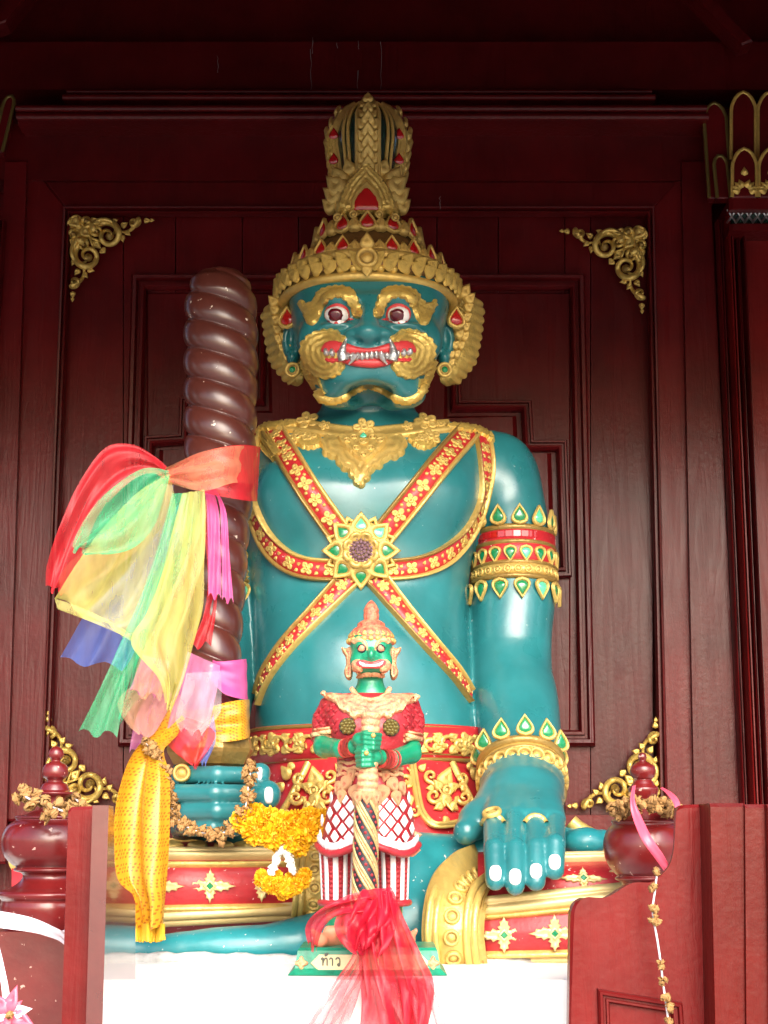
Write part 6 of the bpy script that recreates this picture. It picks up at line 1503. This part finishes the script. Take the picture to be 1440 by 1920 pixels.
for cx_, sgn in ((630, -1), (736, 1)):
    lg = lz([(1585, cx_ - 31, cx_ + 31, 0, .06), (1640, cx_ - 28, cx_ + 30, 0, .058), (1692, cx_ - 26, cx_ + 28, 0, .055)], 2.6)
    rows = [lg.ring(z, 0, 30) for z in np.linspace(lg.z[0], lg.z[-1], 4)]; leg = MB().add([tuple(p) for r in rows for p, n in r], grid_faces(4, 31)).obj('trouser_leg', 'sred', fig)
    for a in np.linspace(-PI, PI, 11)[:-1]:
        zz = np.linspace(lg.z[0], lg.z[-1], 8); q = []
        for z in zz:
            cx2, cy2, aa, bb = (float(f(np.array(z))) for f in (lg.cx, lg.cy, lg.a, lg.b)); q.append((Vector((cx2 + aa * math.sin(a), cy2 - bb * math.cos(a), z)), Vector((math.sin(a) / aa, -math.cos(a) / bb, 0)).normalized()))
        MB().add(*strip([p for p, n in q], [n for p, n in q], [(-mm(5), 0), (-mm(4.5), mm(2)), (mm(4.5), mm(2)), (mm(5), 0)])).obj('white_stripe', 'swhite', leg)
        for i in range(12):
            z = lg.z[0] + (lg.z[-1] - lg.z[0]) * (i + .5) / 12; cx2, cy2, aa, bb = (float(f(np.array(z))) for f in (lg.cx, lg.cy, lg.a, lg.b)); b = a + PI / 10
            n = Vector((math.sin(b) / aa, -math.cos(b) / bb, 0)).normalized()
            if n.y < -.1: inst('bead', bpy.data.meshes.get('leg_bead') or MB().add(*lathe([(1, 0), (.8, .5), (.001, .7)], 8)).mesh('leg_bead', 'sred'), leg, frame(Vector((cx2 + aa * math.sin(b), cy2 - bb * math.cos(b), z)), n, (0, 0, 1), mm(4.4)))
    q = lg.ring(lg.z[0], .004, 30)[:-1]; MB().add(*strip([p for p, n in q], [n for p, n in q], [(mm(6) * math.cos(t), mm(6) * math.sin(t)) for t in np.linspace(0, 2 * PI, 9)], closed=True)).obj('trouser_hem', 'sred', fig)
    c0 = P(cx_, 1690, YS).z; sh = SDF((P(cx_ - 60, 1750, YS - .05).x, YS - .16, P(700, 1790, YS).z), (P(cx_ + 60, 1750, YS - .05).x, YS + .08, c0 + .01), .004)
    sh.cone(P(cx_, 1690, YS), P(cx_ + sgn * 2, 1748, YS), mm(19), mm(16), 0); sdf_obj(sh, 'ankle', 'sgreen', fig)
    sh = SDF((P(cx_ - 60, 1750, YS - .05).x, YS - .16, P(700, 1790, YS).z), (P(cx_ + 60, 1750, YS - .05).x, YS + .08, P(700, 1725, YS).z), .004)
    sh.cone(P(cx_, 1762, YS + .02), P(cx_ + sgn * 30, 1764, YS - .08), mm(18), mm(12), 0); sh.cone(P(cx_ + sgn * 28, 1762, YS - .08), P(cx_ + sgn * 44, 1745, YS - .10), mm(10), mm(4), .01); sh.cone(P(cx_ - 14, 1745, YS - .03), P(cx_ + 14, 1745, YS - .03), mm(9), mm(9), .01)
    sdf_obj(sh, 'shoe', 'sorange', fig)
for (x, y) in ((776, 1567), (774, 1596)):
    v_, f_ = inset_mesh(leaf_outline(.42, 1), [(1, 0), (.6, .25)]); MB().add(v_, f_, frame(P(x, y, YS - .0), (0, -1, 0), (1, 0, .15), mm(26))).obj('hip_tassel', 'sorange', fig)
# base with its inscription
bz0, bz1 = PZ + .001, P(700, 1776, YS - .09).z
xl, xr = P(552, 1810, YS - .13).x, P(826, 1810, YS - .13).x
v_ = [(xl - .015, YS - .135, bz0), (xr + .015, YS - .135, bz0), (xr + .015, YS + .13, bz0), (xl - .015, YS + .13, bz0), (xl, YS - .12, bz0 + .014), (xr, YS - .12, bz0 + .014), (xr, YS + .12, bz0 + .014), (xl, YS + .12, bz0 + .014), (xl + .006, YS - .112, bz1 - .006), (xr - .006, YS - .112, bz1 - .006), (xr - .006, YS + .11, bz1 - .006), (xl + .006, YS + .11, bz1 - .006), (xl + .01, YS - .105, bz1), (xr - .01, YS - .105, bz1), (xr - .01, YS + .1, bz1), (xl + .01, YS + .1, bz1)]
f_ = [(0, 3, 2, 1), (12, 13, 14, 15)] + [(k * 4 + i, k * 4 + (i + 1) % 4, (k + 1) * 4 + (i + 1) % 4, (k + 1) * 4 + i) for k in range(3) for i in range(4)]
fb = MB().add(v_, f_).obj('base', 'bgreen', fig, smooth=False)
yF = YS - .119
plq = [(582, 1806), (598, 1790), (790, 1790), (806, 1806), (790, 1822), (598, 1822)]
MB().add(*slab(plq, yF - .004, yF + .01, .002)).obj('name_plaque', mat('cream_paint', (.72, .66, .38), .5, var=.15, vscale=40), fb, smooth=False)
for cx_ in (565, 812):
    q = [(cx_ + (10 + 3 * math.cos(4 * t)) * math.cos(t), 1806 + (11 + 3 * math.cos(4 * t)) * math.sin(t)) for t in np.linspace(0, 2 * PI, 25)[:-1]]; relief('base_flower', q, flatsurf(yF - .001), .004, 'sgold', fb, step=3, edge=3)
def zc(x, y): return (420 + x / 3, 1440 + y / 3)
ink = MB()
for st_ in ([(556, 1078), (550, 1078), (549, 1071), (554, 1068), (558, 1073), (557, 1085), (556, 1112)], [(556, 1098), (562, 1082), (570, 1071), (577, 1071), (580, 1080), (580, 1112)],
            [(566, 1050), (570, 1044), (574, 1049), (569, 1054), (576, 1056), (586, 1040)],
            [(593, 1078), (599, 1070), (607, 1072), (610, 1080), (610, 1112)],
            [(628, 1078), (636, 1068), (646, 1070), (651, 1080), (650, 1110), (643, 1112), (640, 1104), (647, 1100)]):
    ink.add(*tube([P(*zc(x, y), yF - .0045) for x, y in catmull(st_, 4)], .0016, 6))
ink.obj('lettering', 'ink', fb)

# the figurine's own club
sclub = thing('figurine_club', 'slim club with dark and gold spiral stripes held upright by the small guardian figure', 'club', tuple(P(684, 1740, YS - .17)))
sclub['label'] = 'slim club with dark and gold spiral stripes upright in the small figure\'s green hands'
yc = YS - .165
pr = []
A0, B0 = P(696, 1335, yc), P(688, 1492, yc)
pts = []; rr = []
for i in range(60):
    t = i / 59; pts.append(A0 + (B0 - A0) * t); py = 1335 + 157 * t
    rr.append(mm(15.5 + 2 * abs(math.sin(t * 38)) + (2 if py > 1450 else 0)) * (.5 if i == 0 else 1))
MB().add(*tube(pts, rr, 20)).obj('handle', 'sgold', sclub)
zt_, zb_ = P(688, 1488, yc).z, P(682, 1745, yc).z
xt_, xb_ = P(688, 1488, yc).x, P(682, 1745, yc).x
NZ = 40
def spx(z): return xt_ + (xb_ - xt_) * (zt_ - z) / (zt_ - zb_)
rt_, rb_ = mm(20), mm(22)
zz = np.linspace(zb_, zt_, NZ); MB().add(*tube([(spx(z), yc, z) for z in zz], [rb_ + (rt_ - rb_) * (z - zb_) / (zt_ - zb_) for z in zz], 24)).obj('shaft', 'sdark', sclub)
turn = mm(205)
GR = mat('aged_gold', (.50, .38, .16), .4, metal=.3, bump=.3, bscale=90); MT['agold'] = GR
for k in range(4):
    for (wd2, off, hh_, mt_) in ((mm(2.8), -.30, mm(2.2), 'agold'), (mm(2.8), .26, mm(2.2), 'agold'), (mm(1.8), .0, mm(1.6), 'sgold')):
        q = []; 
        for i in range(60):
            z = zt_ - (zt_ - zb_) * i / 59; a = 2 * PI * (k / 4) + 2 * PI * (-z) / turn * -1 * -1 + off; R = rb_ + (rt_ - rb_) * (z - zb_) / (zt_ - zb_); q.append((Vector((spx(z) + R * math.sin(a), yc - R * math.cos(a), z)), Vector((math.sin(a), -math.cos(a), 0))))
        MB().add(*strip([p for p, n in q], [n for p, n in q], [(-wd2, 0), (-wd2 * .8, hh_), (wd2 * .8, hh_), (wd2, 0)])).obj('spiral_band', mt_, sclub)
    for i in range(26):
        z = zt_ - (zt_ - zb_) * (i + .5) / 26; a = 2 * PI * (k / 4) + 2 * PI * (-z) / turn + PI / 4; R = rb_ + (rt_ - rb_) * (z - zb_) / (zt_ - zb_)
        n = Vector((math.sin(a), -math.cos(a), 0))
        if n.y < .1: inst('red_stud', bpy.data.meshes.get('leg_bead'), sclub, frame(Vector((spx(z) + R * math.sin(a), yc - R * math.cos(a), z)), n, (0, 0, 1), mm(3)))
for k in range(8):
    a = 2 * PI * k / 8; n = Vector((math.sin(a), -math.cos(a), 0)); inst('collar_leaf', bpy.data.meshes['fig_leaf'], sclub, frame(Vector((xt_, yc, P(688, 1494, yc).z)) + n * mm(20), n, (0, 0, -1), mm(26)))
MB().add(*tube([(xb_, yc, zb_), (xb_, yc, bz1 + .001)], [rb_ * 1.1, rb_ * .9], 16)).obj('ferrule', 'sgold', sclub)

# red chiffon tied round the figurine's club
yk = YS - .235
chf = thing('chiffon_scarf', 'deep red chiffon scarf knotted round the small figure\'s club, tails hanging over the plinth', 'scarf', tuple(P(690, 1730, yk)))
def cf(L, R, m='deepred', rip=.014, fr=2, ph=0, **k):
    return cloth('fold', L, R, SH[m], None, None, rip=rip, fr=fr, ph=ph, parent=chf, **k)
cf([(732, 1668, yk + .10), (700, 1668, yk), (650, 1680, yk - .01), (600, 1705, yk), (575, 1735, yk + .01), (580, 1775, yk)], [(730, 1720, yk + .1), (700, 1712, yk - .02), (655, 1712, yk - .03), (625, 1722, yk - .02), (606, 1745, yk - .01), (594, 1780, yk)], ph=.5, fr=1.4)
cf([(680, 1668, yk - .01), (660, 1700, yk - .04), (650, 1735, yk - .05), (655, 1775, yk - .04)], [(735, 1664, yk + .02), (745, 1700, yk - .01), (725, 1740, yk - .04), (690, 1778, yk - .04)], ph=1.5, fr=2.2, rip=.016)
cf([(640, 1700, yk - .02), (628, 1735, yk - .04), (640, 1765, yk - .05), (668, 1790, yk - .05)], [(700, 1710, yk - .04), (705, 1735, yk - .07), (700, 1760, yk - .07), (690, 1785, yk - .06)], ph=.2, fr=1.5, rip=.014)
cf([(690, 1690, yk - .05), (672, 1740, yk - .07), (670, 1780, yk - .06)], [(735, 1672, yk - .01), (742, 1730, yk - .05), (715, 1790, yk - .06)], ph=3, fr=1.6, rip=.02)
cf([(705, 1670, yk - .03), (706, 1740, yk - .06), (712, 1810, yk - .05), (724, 1870, yk - .04), (738, 1940, yk - .03)], [(740, 1672, yk), (762, 1730, yk - .03), (790, 1790, yk - .03), (812, 1850, yk - .03), (800, 1940, yk - .02)], ph=.6, fr=2.4, rip=.022, nu=50, nv=24)
cf([(690, 1740, yk - .04), (700, 1800, yk - .03), (740, 1860, yk - .02), (760, 1945, yk - .02)], [(745, 1700, yk), (785, 1780, yk - .01), (822, 1860, yk - .01), (848, 1950, yk)], m='rose', ph=2, fr=2, rip=.02, nu=50, nv=20)
cf([(668, 1760, yk - .05), (655, 1800, yk - .04), (620, 1850, yk - .03), (565, 1945, yk - .02)], [(692, 1765, yk - .06), (690, 1810, yk - .05), (672, 1870, yk - .04), (640, 1945, yk - .03)], m='rose', ph=1, fr=2, rip=.02, nu=50)
cf([(672, 1765, yk - .06), (675, 1820, yk - .05), (680, 1880, yk - .04), (672, 1945, yk - .03)], [(700, 1765, yk - .07), (712, 1820, yk - .06), (735, 1880, yk - .05), (770, 1945, yk - .04)], m='deepred', ph=.1, fr=1.8, rip=.02, nu=50)

# ================================================================== FOREGROUND WOODWORK
def finial(name, cx, yd, rows, m, label, grp):
    t = thing(name, label, 'finial', tuple(P(cx, rows[-1][1], yd)), group=grp); ax = P(cx, 1600, yd)
    pr = [(M(r, py, yd), P(cx, py, yd).z) for r, py in rows]
    q = catmull(pr, 4); q[:, 0] = np.maximum(q[:, 0], .0005)
    MB().add(*lathe([tuple(c) for c in q], 56, (ax.x, ax.y))).obj('turned_post', m, t, auto=60); return t, ax
LR = [(.5, 1399), (7, 1401), (13, 1408), (14, 1418), (9, 1425), (10, 1428), (20, 1434), (24, 1445), (23, 1456), (16, 1462), (15, 1466), (22, 1470), (26, 1478), (28, 1483), (34, 1486), (33, 1490), (22, 1496), (20, 1506), (24, 1516), (40, 1522), (56, 1528), (69, 1530), (71, 1534), (70, 1538), (84, 1548), (93, 1566), (94, 1585), (88, 1605), (74, 1620), (66, 1625), (70, 1629), (68, 1633), (54, 1638), (56, 1650), (74, 1664), (92, 1670), (97, 1675), (95, 1682), (90, 1688), (92, 1700), (90, 1720), (84, 1738), (80, 1745)]
fl, ax = finial('newel_finial', 98, -1.62, LR, 'oldwood', 'left turned red wooden finial with a big ball, beside the tall board end', 'newel finials')
MB().add(*box((ax.x - .115, ax.y - .09, .2), (ax.x + .10, ax.y + .12, P(98, 1742, -1.62).z))).obj('newel_block', 'oldwood', fl, smooth=False)
RR = [(.5, 1411), (6, 1413), (8, 1420), (6, 1427), (12, 1430), (22, 1437), (24, 1448), (20, 1458), (16, 1462), (18, 1465), (22, 1472), (28, 1478), (26, 1490), (22, 1500), (26, 1512), (42, 1526), (56, 1535), (62, 1540), (60, 1546), (70, 1556), (77, 1574), (78, 1595), (72, 1618), (60, 1636), (54, 1642), (58, 1646), (56, 1650), (46, 1656), (48, 1670), (60, 1690), (64, 1700), (62, 1800)]
fr_, ax = finial('newel_finial', 1210, -1.05, RR, 'oldwood', 'right turned red wooden finial with a big ball and pink ribbon', 'newel finials')
def onx(px, py, X):
    dx = (px - 720) / FPX; dv = (960 - py) / FPX; t = X / dx; return Vector((X, CAMY + t * (cp - dv * sp_), CAMZ + t * (sp_ + dv * cp)))
# left board end and its polished inner side
bl = thing('board', 'tall narrow red board end between the left finial and the yellow cloth', 'board', tuple(P(160, 1900, -1.9)))
MB().add(*slab([(127, 1520), (133, 1513), (203, 1510), (190, 1980), (113, 1980)], -1.95, -1.94, .004)).obj('post', 'wood2', bl, smooth=False)
X0 = P(205, 1700, -1.95).x + .002
MT['polish'] = mat('polished_wood', (.13, .018, .015), .24, coat=.8, spec=1.0, bump=.08, bscale=12, var=.3, vscale=6, croug=.05)
pp = [(204, 1510), (213, 1512), (214, 1560), (215, 1620), (218, 1642), (226, 1658), (238, 1668), (248, 1676), (254, 1692), (254, 1800), (254, 2000), (190, 2000)]
o = [onx(x, y, X0) for x, y in pp]; n = len(o); v_ = [tuple(q) for q in o] + [(q.x - .03, q.y, q.z) for q in o]
MB().add(v_, [tuple(range(n)), tuple(range(2 * n - 1, n - 1, -1))] + [(i, n + i, n + (i + 1) % n, (i + 1) % n) for i in range(n)]).obj('inner_side', 'polish', bl, smooth=False)
# right stepped board
br = thing('board', 'wide dark red board with stepped curved top in front of the right knee', 'board', tuple(P(1200, 1900, -1.5)))
ol = [(1066, 1990), (1069, 1800), (1070, 1722), (1073, 1704), (1080, 1692), (1092, 1685), (1110, 1686), (1128, 1687), (1143, 1681), (1167, 1666), (1191, 1657), (1227, 1656), (1245, 1642), (1263, 1618), (1270, 1582), (1272, 1521), (1276, 1513), (1286, 1509), (1331, 1508), (1334, 1990)]
ol = [tuple(p) for p in resample(catmull(ol[1:-1], 4), 5)] + [(1334, 1990), (1066, 1990)]
brm = MB().add(*slab(ol, -1.55, -1.50, .006)).obj('panel', 'wood2', br, smooth=True, auto=30)
moulding([(1134, 1990), (1130, 1866), (1268, 1888), (1276, 1990)], -1.548, 22, .02, 'wood2', br, 'moulding')
bp_ = thing('post', 'bright red wooden post at the right edge, nearer than the stepped board', 'post', tuple(P(1390, 1900, -1.8)))
MB().add(*slab([(1331, 1506), (1395, 1506), (1398, 1990), (1342, 1990)], -1.66, -1.50, .005)).obj('plank', 'wood3', bp_, smooth=False)
MB().add(*slab([(1396.5, 1508), (1436, 1508), (1446, 1990), (1399.5, 1990)], -1.67, -1.50, .005)).obj('plank', 'wood3', bp_, smooth=False)
MB().add(*slab([(1438, 1508), (1560, 1508), (1570, 1990), (1448, 1990)], -1.69, -1.50, .005)).obj('plank', 'wood3', bp_, smooth=False)
# ribbons
MT['ribbon'] = mat('pink_satin', (.85, .10, .17), .35, spec=.6); MT['ribbonw'] = mat('white_satin', (.86, .72, .82), .4, spec=.6)
def ribbon(L, R, m, label, **k): return cloth('ribbon', L, R, m, label, 'ribbon', nv=6, **k)
ribbon([(1186, 1474, -1.17), (1182, 1500, -1.22), (1186, 1530, -1.24), (1204, 1575, -1.28), (1228, 1610, -1.28), (1250, 1640, -1.26)], [(1192, 1472, -1.17), (1190, 1500, -1.22), (1202, 1530, -1.24), (1222, 1570, -1.28), (1244, 1602, -1.28), (1262, 1634, -1.26)], 'ribbon', 'pink satin ribbon falling across the right finial\'s ball', rip=.004, fr=.6)
ribbon([(1238, 1478, -1.14), (1252, 1490, -1.2), (1264, 1510, -1.24), (1268, 1545, -1.25)], [(1242, 1476, -1.14), (1262, 1488, -1.2), (1276, 1508, -1.24), (1276, 1545, -1.25)], 'ribbon', 'short pink satin ribbon behind the shoulder of the right finial', rip=.004, fr=.6)
ribbon([(-20, 1706, -1.80), (20, 1712, -1.81), (70, 1724, -1.80), (124, 1748, -1.76)], [(-20, 1738, -1.80), (20, 1742, -1.81), (70, 1750, -1.80), (122, 1768, -1.76)], 'ribbonw', 'pale pink satin ribbon across the left newel under its ball', rip=.003, fr=.5)
ribbon([(-20, 1740, -2.0), (-6, 1800, -2.0), (4, 1860, -2.0), (6, 1930, -2.0)], [(-12, 1735, -2.0), (6, 1800, -2.0), (18, 1860, -2.0), (24, 1930, -2.0)], 'ribbonw', 'white satin ribbon hanging at the bottom left corner', rip=.003, fr=.5)
bw = thing('ribbon_bow', 'pink and white ribbon flower at the bottom left corner', 'bow', tuple(P(20, 1890, -2.02)))
for k, (a, L_, m_) in enumerate(((1.35, 52, 'ribbon'), (.2, 46, 'ribbonw'), (-.4, 56, 'ribbon'), (2.3, 50, 'ribbon'), (3.3, 44, 'ribbonw'), (-1.2, 50, 'ribbon'), (.75, 34, 'ribbon'), (-2.2, 50, 'ribbon'))):
    v_, f_ = inset_mesh(leaf_outline(.30, 1, 8), [(1, 0), (.6, .12), (.15, -.05)]); d = Vector((math.cos(a), -.15, math.sin(a))); c = P(16, 1900, -2.03) + d * M(L_ * .42, 1900, -2)
    MB().add(v_, f_, frame(c, (.1 * k - .3, -1, .2), d, M(L_, 1900, -2))).obj('loop', m_, bw)
inst('stamen', BUDS[0], bw, frame(P(16, 1902, -2.05), (0, -1, 0), (0, 0, 1), .014))
